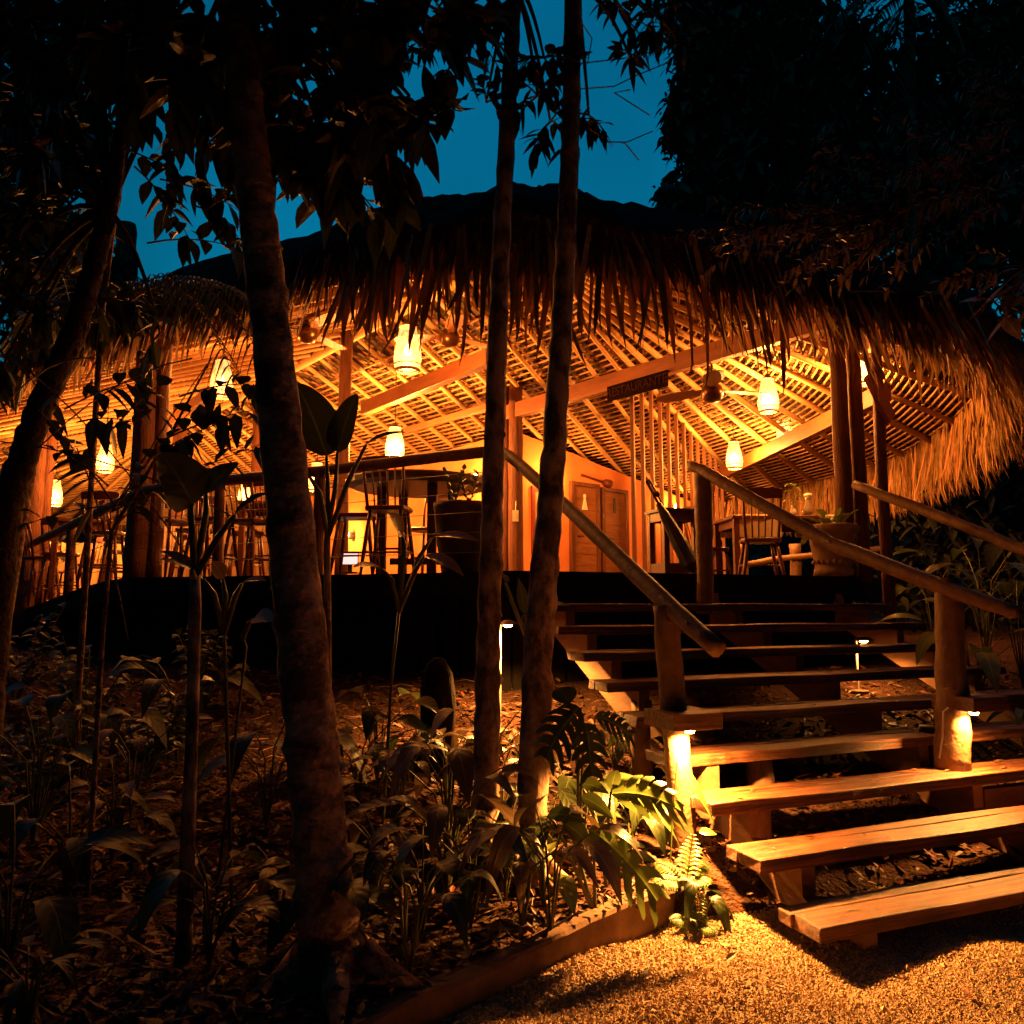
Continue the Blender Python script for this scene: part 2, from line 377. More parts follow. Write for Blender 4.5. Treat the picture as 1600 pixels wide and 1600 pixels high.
def pebbles(n):
    rs = np.random.RandomState(3)
    base = np.array([(1, 0, 0), (-1, 0, 0), (0, 1, 0), (0, -1, 0), (0, 0, 1), (0, 0, -1)], float)
    tri = np.array([(0, 2, 4), (2, 1, 4), (1, 3, 4), (3, 0, 4), (2, 0, 5), (1, 2, 5), (3, 1, 5), (0, 3, 5)])
    P = []
    while len(P) < n:
        y = 2.0 + 2.3 * rs.rand() ** 1.15; x = -.8 + 4.3 * rs.rand()
        if abs(x) / y > .8 or not in_path(x, y): continue
        z = .008 + max(0, .2 * (y - 4.25)) + .02 * math.sin(5.3 * x + 2 * y) * math.sin(4.1 * y - 1.7 * x) + .01 * math.sin(9.1 * x - 5 * y) * math.sin(8.3 * y + 2 * x)
        P.append((x, y, z))
    P = np.array(P)
    s = (.0028 + .0042 * rs.rand(n) ** 2 + (rs.rand(n) > .996) * .008)[:, None, None] * (1 + .5 * (rs.rand(n, 1, 3) - .5) * 2)
    a = rs.rand(n) * 6.28; ca, sa = np.cos(a), np.sin(a)
    v = base[None] * s * (1 + .35 * (rs.rand(n, 6, 3) - .5)) 
    x = v[..., 0] * ca[:, None] - v[..., 1] * sa[:, None]; y = v[..., 0] * sa[:, None] + v[..., 1] * ca[:, None]
    v = np.stack([x, y, v[..., 2] * .8], -1) + P[:, None] + rs.rand(n, 1, 1) * np.array([0, 0, .006])
    me = bpy.data.meshes.new('gravel_stones')
    me.from_pydata(v.reshape(-1, 3).tolist(), [], (tri[None] + 6 * np.arange(n)[:, None, None]).reshape(-1, 3).tolist())
    me.materials.append(M['pebble'])
    o = bpy.data.objects.new('gravel_stones', me); C.objects.link(o)
    tag(o, 'loose pale gravel stones covering the path', 'gravel', kind='stuff')
pebbles(85000)

# kerb
kb = MB()
n = 40
for k in range(1):
    a, b = P0, P1
    vs, fs = [], []
    for i in range(n + 1):
        p = a.lerp(b, i / n); j = .006 * math.sin(i * 1.7) + rnd(-.004, .004); zt = .07 + .07 * ss(.55, 1, i / n) + .008 * math.sin(i * .9) + rnd(-.005, .005)
        q = p + cnor * .10
        vs += [(p.x + cnor.x * j, p.y + cnor.y * j, -.03), (p.x + cnor.x * (j + .008), p.y + cnor.y * (j + .008), zt - .014), (p.x + cnor.x * .022, p.y + cnor.y * .022, zt), (q.x, q.y, zt - .002), (q.x, q.y, -.03)]
    for i in range(n):
        for k2 in range(4): fs.append((i * 5 + k2, i * 5 + k2 + 1, i * 5 + k2 + 6, i * 5 + k2 + 5))
    fs += [(0, 1, 2, 3, 4), tuple(n * 5 + q for q in (4, 3, 2, 1, 0))]
    kb.add(vs, fs)
tag(kb.build('kerb', M['concrete'], None, True), 'low stained concrete kerb between the leafy bed and the gravel path', 'kerb')

# fallen leaves
def litter():
    mb = MB(); cnt = 0
    while cnt < 9000:
        y = 2.2 + 6.2 * random.random() ** 1.4; x = rnd(-.8, .75) * y
        if abs(x) > 5.5: continue
        if (V((x, y)) - CA).dot(cnor) < .1 and y < 4.0: continue
        if y > 7.6: continue
        z = ground_z(x, y) + rnd(.004, .035)
        a = rnd(0, 6.28); L = rnd(.035, .11)
        mb.leaf((x, y, z), (math.cos(a), math.sin(a), rnd(-.2, .45)), (rnd(-.5, .5), rnd(-.5, .5), 1), L, L * rnd(.3, .5), rnd(-.3, .5), rnd(-.2, .7), 3)
        cnt += 1
    for i in range(110):
        y = rnd(2.4, 4.2); x = rnd(-.5, .75) * y
        if not in_path(x, y): continue
        e_ = abs((V((x, y)) - CA).dot(cnor))
        if e_ > .5 and random.random() < .75: continue
        a = rnd(0, 6.28); L = rnd(.03, .08); mb.leaf((x, y, .022 + rnd(0, .015)), (math.cos(a), math.sin(a), rnd(-.1, .3)), (rnd(-.4, .4), rnd(-.4, .4), 1), L, L * .42, rnd(-.2, .4), rnd(-.1, .6), 3)
    for i in range(40):
        t_ = random.choice((0, 1, 1, 2, 2, 3, 4)); g_ = t_ * .363 + rnd(.02, .24); s_ = rnd(.1, 3.2); c_ = V((1.283, 3.456, 0)) + V((.929, .371, 0)) * s_ + V((-.371, .929, 0)) * g_ + V((0, 0, .14 + .168 * t_ + .008))
        a = rnd(0, 6.28); L = rnd(.025, .07); mb.leaf(c_, (math.cos(a), math.sin(a), rnd(0, .25)), (rnd(-.3, .3), rnd(-.3, .3), 1), L, L * .4, rnd(-.1, .3), rnd(0, .6), 3)
    for i in range(260):
        t_ = random.random(); p_ = P0.lerp(P1, t_) + cnor * rnd(.0, .14); a = rnd(0, 6.28); L = rnd(.03, .08)
        mb.leaf((p_.x, p_.y, .10 + .07 * ss(.55, 1, t_) + rnd(.0, .015)), (math.cos(a), math.sin(a), rnd(-.1, .3)), (rnd(-.4, .4), rnd(-.4, .4), 1), L, L * .42, rnd(-.2, .4), rnd(-.1, .6), 3)
    tag(mb.build('leaf_litter', M['litter'], None, False), 'brown fallen leaves covering the garden soil', 'leaf litter', kind='stuff')
    mb = MB()
    for i in range(260):
        y = 2.6 + 4.8 * random.random(); x = rnd(-.7, .2) * y
        if (V((x, y)) - CA).dot(cnor) < .15: continue
        a = rnd(0, 6.28); L = rnd(.1, .4); z = ground_z(x, y) + .02
        mb.tube([(x, y, z), (x + math.cos(a) * L * .5, y + math.sin(a) * L * .5, z + rnd(0, .03)), (x + math.cos(a + .2) * L, y + math.sin(a + .2) * L, z + .005)], [.004, .003, .0015], 4)
    tag(mb.build('fallen_twigs', M['bark'], None, False), 'thin fallen twigs scattered over the leaf litter', 'twigs', kind='stuff')
litter()

# ------------------------------------------------------------------ the pavilion
A = V((.06, 7.7)); U = V((.64, -.77)); RR = V((.77, .64)); ZR = 5.28
PAIRS = [(0, -.25, 5.65, 4.10), (0, .6, 5.7, 4.09), (0, 1.46, 6.0, 4.08), (0, 2.67, 6.6, 4.08), (0, 3.75, 7.0, 4.1), (0, 4.7, 7.6, 4.1), (0, 5.2, 8.3, 3.98),
         (0, 5.5, 9.4, 3.84), (0, 5.7, 10.8, 3.75), (0, 5.72, 12.2, 3.7), (0, 5.5, 13.6, 3.7), (0, 5.0, 15.0, 3.7), (0, 4.2, 16.8, 3.7), (1.5, 3.0, 18.2, 3.7),
         (3, 1.6, 19.3, 3.7), (5, 0, 20.3, 3.7), (8, -3, 21.8, 3.7), (11, -6.5, 22.6, 3.7), (11, -10, 22, 3.7), (11, -12.5, 20, 3.7), (11, -13.3, 17.5, 3.75),
         (8.5, -11.5, 15.0, 4.3), (5.5, -9.3, 12.8, 4.48), (3, -7.2, 10.8, 4.48), (1.2, -5.1, 8.9, 4.36), (.4, -3.25, 7.3, 4.2), (.15, -2.34, 6.9, 4.22), (0, -1.2, 6.2, 4.2)]
def resample(step):
    n = len(PAIRS); out = []
    cat = lambda a, b, c, d, t: .5 * (2 * b + (c - a) * t + (2 * a - 5 * b + 4 * c - d) * t * t + (3 * b - a - 3 * c + d) * t ** 3)
    for i in range(n):
        a, b, c, d = (PAIRS[(i + k - 1) % n] for k in range(4))
        L = math.hypot(c[1] - b[1], c[2] - b[2]); m = max(1, round(L / step))
        for j in range(m):
            t = j / m
            out.append((lerp(b[0], c[0], t),) + tuple(cat(a[q], b[q], c[q], d[q], t) for q in (1, 2, 3)))
    return out
def ridge(t): p = A - U * t; return V((p.x, p.y, ZR))
def surf(s, k, off=0):
    e = V((s[1], s[2], s[3])); r = ridge(s[0]); p = e.lerp(r, k); p.z += off
    return p
DENSE = resample(.12)
ND = len(DENSE)
def ceil_z(x, y):
    best, bz = 1e9, 4.5
    for s in DENSE[::3]:
        e = V((s[1], s[2])); r3 = ridge(s[0]); r = V((r3.x, r3.y)); d = r - e
        k = max(0, min(1, (V((x, y)) - e).dot(d) / d.length_squared)); q = e + d * k
        dd = (q - V((x, y))).length
        if dd < best: best, bz = dd, lerp(s[3], ZR, k)
    return bz

pav = thing('thatched_pavilion', 'large open restaurant pavilion with palm thatch roof and warm lit rafters', 'pavilion', (0, 12, 0))

def deck_z(x, y): return 1.75 - .36 * ss(-3.9, -7.6, x) if x < -3.9 else 1.75
def deck_z(x, y):
    t = min(1, max(0, (-3.9 - x) / 3.7)); return 1.75 - .36 * t * t * (3 - 2 * t)

# roof surfaces
def build_roof():
    mb = MB(); K = 12
    vs = [surf(s, k / K, .02) for s in DENSE for k in range(K + 1)]
    fs = []
    for i in range(ND):
        for k in range(K):
            a, b = i * (K + 1) + k, ((i + 1) % ND) * (K + 1) + k
            fs.append((a, b, b + 1, a + 1))
    mb.add(vs, fs); mb.build('ceiling_thatch', M['thatch_in'], pav)
    # outer skin, thick and ragged, with the eave lip
    mb = MB(); K = 26; vs, fs = [], []
    for i, s in enumerate(DENSE):
        e = V((s[1], s[2], s[3])); r = ridge(s[0]); o = (e - r); o.z = 0; o.normalize()
        th = .34 + .05 * math.sin(i * .37) + .04 * math.sin(i * 1.13)
        ring = [e + V((0, 0, -.02)), e + o * .10 + V((0, 0, .02)), e + o * .16 + V((0, 0, th * .55))]
        for k in range(K + 1):
            t = k / K
            p = e.lerp(r, t) + o * .08 * (1 - t) + V((0, 0, th + .12 * math.sin(PI * min(1, t * 1.15)) * (1 - t) + .06 * t))
            if 0 < k < K: p.z += rnd(-.025, .025)
            ring.append(p)
        vs += ring
    m = K + 4
    for i in range(ND):
        for k in range(m - 1):
            a, b = i * m + k, ((i + 1) % ND) * m + k
            fs.append((a, b, b + 1, a + 1))
    mb.add(vs, fs); mb.build('thatch_roof', M['thatch_out'], pav)
    # shingled palm leaf strips seen from below
    mb = MB(); NR = 62
    for k in range(NR):
        k0, k1 = k / NR, (k + 1.25) / NR
        acc = 0; i = 0
        while i < ND - 1:
            s = DENSE[i]
            L0 = (surf(s, k0) - surf(DENSE[(i + 1) % ND], k0)).length
            step = max(1, int(round(.10 / max(L0, .02))))
            if not (-8 < s[1] and (s[2] < 23)) and random.random() < .5: i += step; continue
            s2 = DENSE[min(i + step, ND - 1)]
            if random.random() < (.85 if s[1] < -2.6 and s[2] < 16.5 else .2): i += step; continue
            lft = rnd(-.03, .0); sk = rnd(-.25, .25)
            a, b = surf(s, k0, -.012 + rnd(-.012, .004)), surf(s2, k0, -.012 + rnd(-.012, .004))
            c, d = surf(s2, k1, -.03 + rnd(-.03, .02)), surf(s, k1, -.03 + rnd(-.03, .02))
            sh = (b - a) * sk; g = .12
            mb.add([a.lerp(b, g), b.lerp(a, g), c.lerp(d, g + .08) + sh, d.lerp(c, g + .08) + sh], [(0, 1, 2, 3)])
            i += step
    mb.build('palm_leaf_lining', M['strip'], pav)
    # battens, one ring each
    for k in range(1, NR, 1):
        if k > 56: continue
        mb = MB(); t = k / NR; vs, fs = [], []
        sub = DENSE[::3]; n = len(sub)
        for s in sub:
            p = surf(s, t, -.058); e = (surf(s, 1) - surf(s, 0)).normalized() * .0085
            vs += [p - e, p + e, p + e - V((0, 0, .018)), p - e - V((0, 0, .018))]
        for i in range(n):
            j = (i + 1) % n
            for q in range(4): fs.append((i * 4 + q, i * 4 + (q + 1) % 4, j * 4 + (q + 1) % 4, j * 4 + q))
        mb.add(vs, fs); mb.build('batten', M['pole'], pav)
    # rafters
    cnt = 0; rest = MB(); last = None
    for s in resample(.05):
        e = surf(s, 0)
        front = s[2] < 7.2
        left = s[1] < -3.5 and s[2] < 16.5
        gap = .8 if front else (.46 if left else (.85 if s[1] > 3.4 and s[2] < 17.5 else .5))
        if last is not None and (e - last).length < gap: continue
        last = e
        o = (surf(s, 0) - surf(s, 1)).normalized()
        kk = .985 if left or s[0] > .2 else rnd(.7, .95)
        pts = [surf(s, -.03, -.115) + V((rnd(-.02, .02), rnd(-.02, .02), 0)), surf(s, .35, -.12 + rnd(-.015, .015)), surf(s, .7, -.118 + rnd(-.015, .015)), surf(s, kk, -.12)]
        r0 = rnd(.032, .044)
        if left: pts = [p - V((0, 0, .05)) for p in pts]
        big = e.y < 21 and e.x > -9
        if big and cnt < 98:
            mb = MB(); mb.tube(pts, [r0 * 1.05, r0, r0 * .95, r0 * .85], 8, .04); mb.build('rafter', M['pole_dim' if left else 'pole'], pav, smooth=True); cnt += 1
        else: rest.tube(pts, [r0 * 1.05, r0, r0 * .95, r0 * .85], 7, .04)
    o = rest.build('rafter', M['pole'], pav, smooth=True); o['kind'] = 'stuff'
    # ridge pole
    mb = MB(); mb.tube([ridge(-.1) + V((0, 0, -.2)), ridge(11.2) + V((0, 0, -.2))], .07, 10); mb.build('ridge_pole', M['pole'], pav, smooth=True)
    # hanging fringe
    mb = MB(); mo = MB(); P = resample(.0085)
    NP = len(P); ph = [rnd(0, 6.28) for _ in range(6)]
    for i, s in enumerate(P):
        x, y = s[1], s[2]
        if y > 17.5 or (x < -8.5): 
            if random.random() < .75: continue
        e = V((x, y, s[3])); r = ridge(s[0]); o = e - r; o.z = 0; o.normalize()
        tg = V((-o.y, o.x, 0))
        cl = .5 + .5 * math.sin(i * .021 + ph[0]) * math.sin(i * .0531 + ph[1]) + .3 * math.sin(i * .13 + ph[2])
        right = ss(3.0, 4.8, x) if y < 17 else 0
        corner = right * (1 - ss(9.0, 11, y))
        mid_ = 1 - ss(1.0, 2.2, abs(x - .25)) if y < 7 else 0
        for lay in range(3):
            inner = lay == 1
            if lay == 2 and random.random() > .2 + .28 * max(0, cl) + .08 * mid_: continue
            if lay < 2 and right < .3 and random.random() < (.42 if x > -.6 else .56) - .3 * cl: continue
            L = rnd(.08, .25) + .14 * max(0, cl) + .06 * ss(.3, 1.5, x)
            if lay == 2: L += rnd(.12, .36) + mid_ * rnd(.05, .36) + ss(1.2, 2.2, x) * rnd(0, .22)
            if y > 8.5 and x < -4: L *= .85
            L = lerp(L, rnd(.45, .95), right)
            out = rnd(.05, .35) + .35 * corner * random.random()
            b = e + o * (rnd(.0, .16) if not inner else rnd(-.1, .05)) + V((0, 0, rnd(.0, .22) if not inner else rnd(-.04, .04))) + tg * rnd(-.03, .03)
            if not inner: L += (b.z - e.z) * .75; b += o * .02
            W = rnd(.008, .042) if lay < 2 else rnd(.025, .06)
            d = (V((0, 0, -1)) + o * (out if not inner else rnd(-.05, .15)) + tg * random.gauss(0, .16)).normalized()
            an = rnd(-.9, .9)
            side = (tg * math.cos(an) + o * math.sin(an)).normalized() * W / 2
            curl = o * rnd(-.12, .10) * L + tg * rnd(-.08, .08) * L
            p1 = b + d * L * .5 + curl * .1; p2 = b + d * L * .85 + curl * .5 - V((0, 0, .1 * out * L)); p3 = b + d * L + curl - V((0, 0, .18 * out * L))
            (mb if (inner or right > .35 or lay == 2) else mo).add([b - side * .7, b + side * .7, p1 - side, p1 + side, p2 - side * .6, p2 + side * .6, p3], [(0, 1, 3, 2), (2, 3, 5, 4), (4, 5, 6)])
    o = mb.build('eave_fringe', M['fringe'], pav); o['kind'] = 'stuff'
    o = mo.build('shaded_fringe', M['fringe_shade'], pav); o['kind'] = 'stuff'
    for a, b in (((850, 408, 5.55), (1130, 418, 6.0)), ((1330, 456, 6.5), (1445, 470, 7.0))):
        mb = MB(); mb.tube([at(*a), at(*b).lerp(at(*a), .5) + V((0, -.02, .04)), at(*b)], [.009, .008, .006], 6); mb.build('eave_stick', M['raillog'], pav)
build_roof()

# deck floor, rim and black boards standing in for the shade below
DE = [(-12.6, 17.2), (-10, 14.6), (-7.5, 12.0), (-6.2, 10.6), (-5.0, 9.3), (-3.87, 8.15), (-2.27, 7.6), (-.9, 7.1), (.02, 6.50), (1.65, 7.15), (3.35, 7.83), (4.2, 8.8), (5.0, 10.5), (5.1, 13.5), (4.0, 16.5), (0, 20), (-6, 22), (-11, 20.5)]
def build_deck():
    mb = MB(); n = len(DE)
    top = [(x, y, deck_z(x, y)) for x, y in DE]; c = (-2, 13, 1.75)
    gx = MB()
    # floor as a fan of rings so it can follow the slope
    rings = 8; vs, fs = [], []
    P = [V(p) for p in top]
    dens = []
    for i in range(n):
        for j in range(6): dens.append(P[i].lerp(P[(i + 1) % n], j / 6))
    m = len(dens)
    for k in range(rings):
        for p in dens:
            q = p.lerp(V(c), k / rings); vs.append((q.x, q.y, deck_z(q.x, q.y)))
    vs.append((c[0], c[1], deck_z(c[0], c[1])))
    for k in range(rings - 1):
        for i in range(m): fs.append((k * m + i, k * m + (i + 1) % m, (k + 1) * m + (i + 1) % m, (k + 1) * m + i))
    for i in range(m): fs.append(((rings - 1) * m + i, (rings - 1) * m + (i + 1) % m, len(vs) - 1))
    mb.add(vs, fs); mb.build('deck_floor', M['deckw'], pav)
    for i in range(n):
        a, b = P[i], P[(i + 1) % n]
        dn = V((0, 0, -1)); mb = MB()
        nn = 5
        for j in range(nn):
            p, q = a.lerp(b, j / nn), a.lerp(b, (j + 1) / nn)
            p.z, q.z = deck_z(p.x, p.y), deck_z(q.x, q.y)
            o = (q - p).cross(V((0, 0, 1))).normalized()
            mb.prism([p + V((0, 0, .003)) + o * .03, q + V((0, 0, .003)) + o * .03, q + o * .03 + dn * .22, p + o * .03 + dn * .22], -o * .05)
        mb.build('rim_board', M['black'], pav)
    mb = MB()
    for i in range(n):
        a, b = P[i], P[(i + 1) % n]; L = (b - a).length; nn = max(2, int(L / .16))
        d = (b - a).normalized(); o = d.cross(V((0, 0, 1))).normalized()
        for j in range(nn):
            p = a.lerp(b, (j + .5) / nn) - o * (.5 + rnd(0, .006)); z1 = deck_z(p.x, p.y) - .1
            z0 = ground_z(p.x, p.y) - .2
            mb.box((p.x, p.y, (z0 + z1) / 2), (.15, .02, z1 - z0), (d, -o, V((0, 0, 1))))
    mb.build('underdeck_shade', M['black'], pav)
build_deck()

def pole(name, pts, rad, m='postw', n=9, wob=.06, parent=None):
    mb = MB(); P = [V(p) for p in pts]; Q = []; RD = []
    ra = rad if hasattr(rad, '__len__') else [rad] * len(P)
    for i in range(len(P) - 1):
        for j in range(5):
            t = j / 5; Q.append(P[i].lerp(P[i + 1], t) + V((rnd(-1, 1), rnd(-1, 1), rnd(-1, 1))) * (ra[i] * .06)); RD.append(lerp(ra[i], ra[i + 1], t))
    Q.append(P[-1]); RD.append(ra[-1])
    mb.tube(Q, RD, n, wob)
    if m == 'raillog':
        for i in range(2, len(Q) - 1, 4):
            a_ = rnd(0, 6.28); ax_ = (Q[i + 1] - Q[i - 1]).normalized(); s_ = ax_.cross(V((math.cos(a_), math.sin(a_), .3))).normalized()
            c_ = Q[i] + s_ * RD[i] * .8; mb.tube([c_ - ax_ * .035, c_, c_ + ax_ * .035], [.004, RD[i] * .34, .004], 6, .2)
    return mb.build(name, M[m], parent or pav, smooth=True)

def post(px, d, rad, px_top=None, label=None, ztop=None, zb=None, twin=0):
    x = (px - 800) / F * d; zt = ztop or ceil_z(x, d) - .05; zb = zb if zb is not None else deck_z(x, d) - .05
    pole('post', [(x, d, zb), (x + rnd(-.02, .02), d, (zb + zt) / 2), (x, d, zt)], [rad * 1.05, rad, rad * .95])
post(789, 11.75, .085); post(807, 11.6, .11)
post(1324, 7.95, .085); post(1348, 8.0, .075)
post(1387, 8.0, .058, zb=1.0)
post(533, 10.2, .085)
post(212, 8.35, .115); post(240, 8.45, .085)
post(46, 11.3, .13); post(66, 11.4, .09); post(30, 14, .12)
post(1110, 15.5, .11); post(395, 14.5, .1); post(270, 13.4, .12); post(620, 16.6, .1)
# beams
def beam(a, b, w=.1, h=.2): mb = MB(); mb.bar(a, b, w, h); return mb.build('beam', M['beamw'], pav, bevel=.008)
B1a, B1b = V((-.05, 11.7, 4.36)), V((3.32, 7.62, 4.36))
beam(B1a, B1b, .11, .22)
beam(at(569, 639, 11.6), at(765, 558, 9.1), .12, .2)
beam(at(632, 674, 12.8), at(770, 633, 11.2), .07, .1)
beam(at(1120, 745, 14.0), at(1385, 612, 8.3), .11, .2)
beam(at(536, 490, 8.5), at(640, 420, 7.3), .12, .2)
beam(at(265, 660, 12), at(352, 598, 9.8), .1, .16)
beam(at(1357, 585, 7.75), at(1392, 655, 7.95), .05, .16)
# walls of the service block
C0 = V((.05, 13.3)); WU = V((-.64, .77))
def wall_pt(t, z, off=0):
    p = C0 + RR * t; nrm = V((RR.y, -RR.x)); q = p + nrm * off
    return V((q.x, q.y, z))
def wall2_pt(t, z, off=0):
    p = C0 + WU * t; nrm = V((-WU.y, WU.x)); q = p + nrm * off
    return V((q.x, q.y, z))
for fn, T, nm in ((wall_pt, 5.0, M['wall']), (wall2_pt, 8.4, M['wall'])):
    mb = MB(); N_ = 14
    for i in range(N_):
        a, b = T * i / N_, T * (i + 1) / N_
        za, zb = (ceil_z(*fn(t, 0).xy) - .2 for t in (a, b))
        vs = [fn(a, 1.6), fn(b, 1.6), fn(b, zb), fn(a, za), fn(a, 1.6, -.15), fn(b, 1.6, -.15), fn(b, zb, -.15), fn(a, za, -.15)]
        mb.add(vs, [(0, 1, 2, 3), (5, 4, 7, 6), (3, 2, 6, 7)])
    mb.build('wall', nm, pav)
# doors
def door(t0, t1, zt, sign):
    dr = MB(); dr.prism([wall_pt(t0, 1.76, .012), wall_pt(t1, 1.76, .012), wall_pt(t1, zt, .012), wall_pt(t0, zt, .012)], wall_pt(0, 0, .03) - wall_pt(0, 0, 0))
    nb = 9
    for i in range(nb):
        a, b = lerp(1.78, zt - .02, i / nb), lerp(1.78, zt - .02, (i + 1) / nb) - .022
        dr.prism([wall_pt(t0 + .03, a, .042), wall_pt(t1 - .03, a, .042), wall_pt(t1 - .03, b, .042), wall_pt(t0 + .03, b, .042)], wall_pt(0, 0, .012) - wall_pt(0, 0, 0))
    d = dr.build('door', M['door'], pav)
    fm = MB()
    e = wall_pt(0, 0, .07) - wall_pt(0, 0, 0)
    for a, b, z0, z1 in ((t0 - .07, t0, 1.76, zt + .07), (t1, t1 + .07, 1.76, zt + .07), (t0, t1, zt, zt + .07)):
        fm.prism([wall_pt(a, z0, .01), wall_pt(b, z0, .01), wall_pt(b, z1, .01), wall_pt(a, z1, .01)], e)
    fm.build('door_frame', M['postw'], d)
    h = MB(); tm = t0 + .1; h.tube([wall_pt(tm, 2.7, .055), wall_pt(tm, 2.7, .1)], .012, 6); h.tube([wall_pt(tm, 2.7, .1), wall_pt(tm + .1, 2.7, .1)], .012, 6); h.build('handle', M['iron'], d)
    s = MB(); tm = (t0 + t1) / 2 - .02; zc = 3.32
    ex = wall_pt(0, 0, .008) - wall_pt(0, 0, 0)
    def poly(pl): s.prism([wall_pt(tm + x, zc + z, .058) for x, z in pl], ex)
    poly([(.035 * math.cos(a * PI / 5), .12 + .04 * math.sin(a * PI / 5)) for a in range(10)])
    if sign == 'w': poly([(-.02, .08), (-.045, -.04), (-.075, -.13), (.075, -.13), (.045, -.04), (.02, .08)])
    else: poly([(-.03, .08), (-.03, -.13), (.03, -.13), (.03, .08)])
    s.build('sign', M['white'] if sign == 'w' else M['iron'], d)
door(1.33, 1.92, 3.62, 'w'); door(2.12, 2.7, 3.58, 'm')
# slat partition
SP = V((1.56, 10.05))
for i in range(13):
    p = SP + V((.49, .87)) * (.37 * i); zt = min(ceil_z(p.x, p.y) - .1, 4.27 if i < 1 else 9)
    mb = MB(); mb.box((p.x, p.y, (1.74 + zt) / 2), (.05, .05, zt - 1.74), (V((.87, -.49, 0)), V((.49, .87, 0)), V((0, 0, 1)))); mb.build('slat', M['slatw'], pav, bevel=.004)
# switch plate on the big post
sw = MB(); p = at(805.5, 806, 11.44); sw.box(p, (.09, .03, .16)); sw.box(p + V((0, -.018, .01)), (.04, .02, .07)); sw.tube([p + V((0, 0, .08)), p + V((.005, .02, .22))], .006, 5)
tag(sw.build('switch_box', M['white'], None), 'pale switch box fixed to the tall post beside the stairs', 'switch')

# sign
ud = (B1b - B1a).normalized(); nrm = V((ud.y, -ud.x, 0)).normalized()
if nrm.y > 0: nrm = -nrm
ta, tb = .40, .588
sa, sb = B1a.lerp(B1b, ta), B1a.lerp(B1b, tb); mid = (sa + sb) / 2 + nrm * .075 + V((0, 0, -.175))
sg = thing('restaurant_sign', 'dark wooden RESTAURANTE board hanging on the long beam', 'sign', mid + V((0, 0, -.1)))
mb = MB(); mb.box(mid, ((sb - sa).length, .025, .2), (ud, nrm, V((0, 0, 1)))); mb.build('board', M['sign'], sg, bevel=.004)
cu = bpy.data.curves.new('lettering', 'FONT'); cu.body = 'RESTAURANTE'; cu.size = .158; cu.align_x = 'CENTER'; cu.align_y = 'CENTER'; cu.extrude = .003; cu.space_character = .93
to = bpy.data.objects.new('tmp', cu); C.objects.link(to)
bpy.context.view_layer.update()
me = bpy.data.meshes.new_from_object(to.evaluated_get(bpy.context.evaluated_depsgraph_get())); C.objects.unlink(to); bpy.data.objects.remove(to)
me.materials.clear(); me.materials.append(M['letter'])
lt = bpy.data.objects.new('lettering', me); C.objects.link(lt); lt.parent = sg
lt.matrix_local = RM[sg.as_pointer()].inverted() @ (Matrix.Translation(mid + nrm * .016) @ Matrix(((ud.x, 0, nrm.x, 0), (ud.y, 0, nrm.y, 0), (0, 1, 0, 0), (0, 0, 0, 1))))

# picture and carved paddle on the wall
pf = thing('framed_picture', 'tall picture in a dark red frame on the orange wall', 'picture', wall_pt(.62, 2.3, .03))
e = wall_pt(0, 0, .035) - wall_pt(0, 0, 0)
mb = MB(); t0, t1, z0, z1 = .36, .95, 2.32, 3.52
for a, b, c, d in ((t0, t1, z0, z0 + .1), (t0, t1, z1 - .08, z1), (t0, t0 + .07, z0 + .1, z1 - .08), (t1 - .07, t1, z0 + .1, z1 - .08)):
    mb.prism([wall_pt(a, c, .005), wall_pt(b, c, .005), wall_pt(b, d, .005), wall_pt(a, d, .005)], e)
mb.build('frame', M['red'], pf)
mb = MB(); mb.prism([wall_pt(t0 + .06, z0 + .09, .006), wall_pt(t1 - .06, z0 + .09, .006), wall_pt(t1 - .06, z1 - .07, .006), wall_pt(t0 + .06, z1 - .07, .006)], e * .5)
M['art'] = mat('streaked_canvas', (.55, .38, .16), (.22, .15, .06), .6, 5, stretch=(8, 8, .8), bump=.1)
mb.build('canvas', M['art'], pf)
mb = MB(); a, b = wall_pt(1.55, 3.83, .05), wall_pt(2.35, 3.72, .05)
mb.tube([a, a.lerp(b, .12), a.lerp(b, .7)], [.03, .018, .022], 8)
c1, c2 = a.lerp(b, .7), b
mb.tube([c1, c1.lerp(c2, .25), c1.lerp(c2, .7), c2], [.03, .075, .085, .03], 10)
tag(mb.build('carved_paddle', M['furn'], None), 'carved wooden paddle mounted above the two doors', 'paddle')

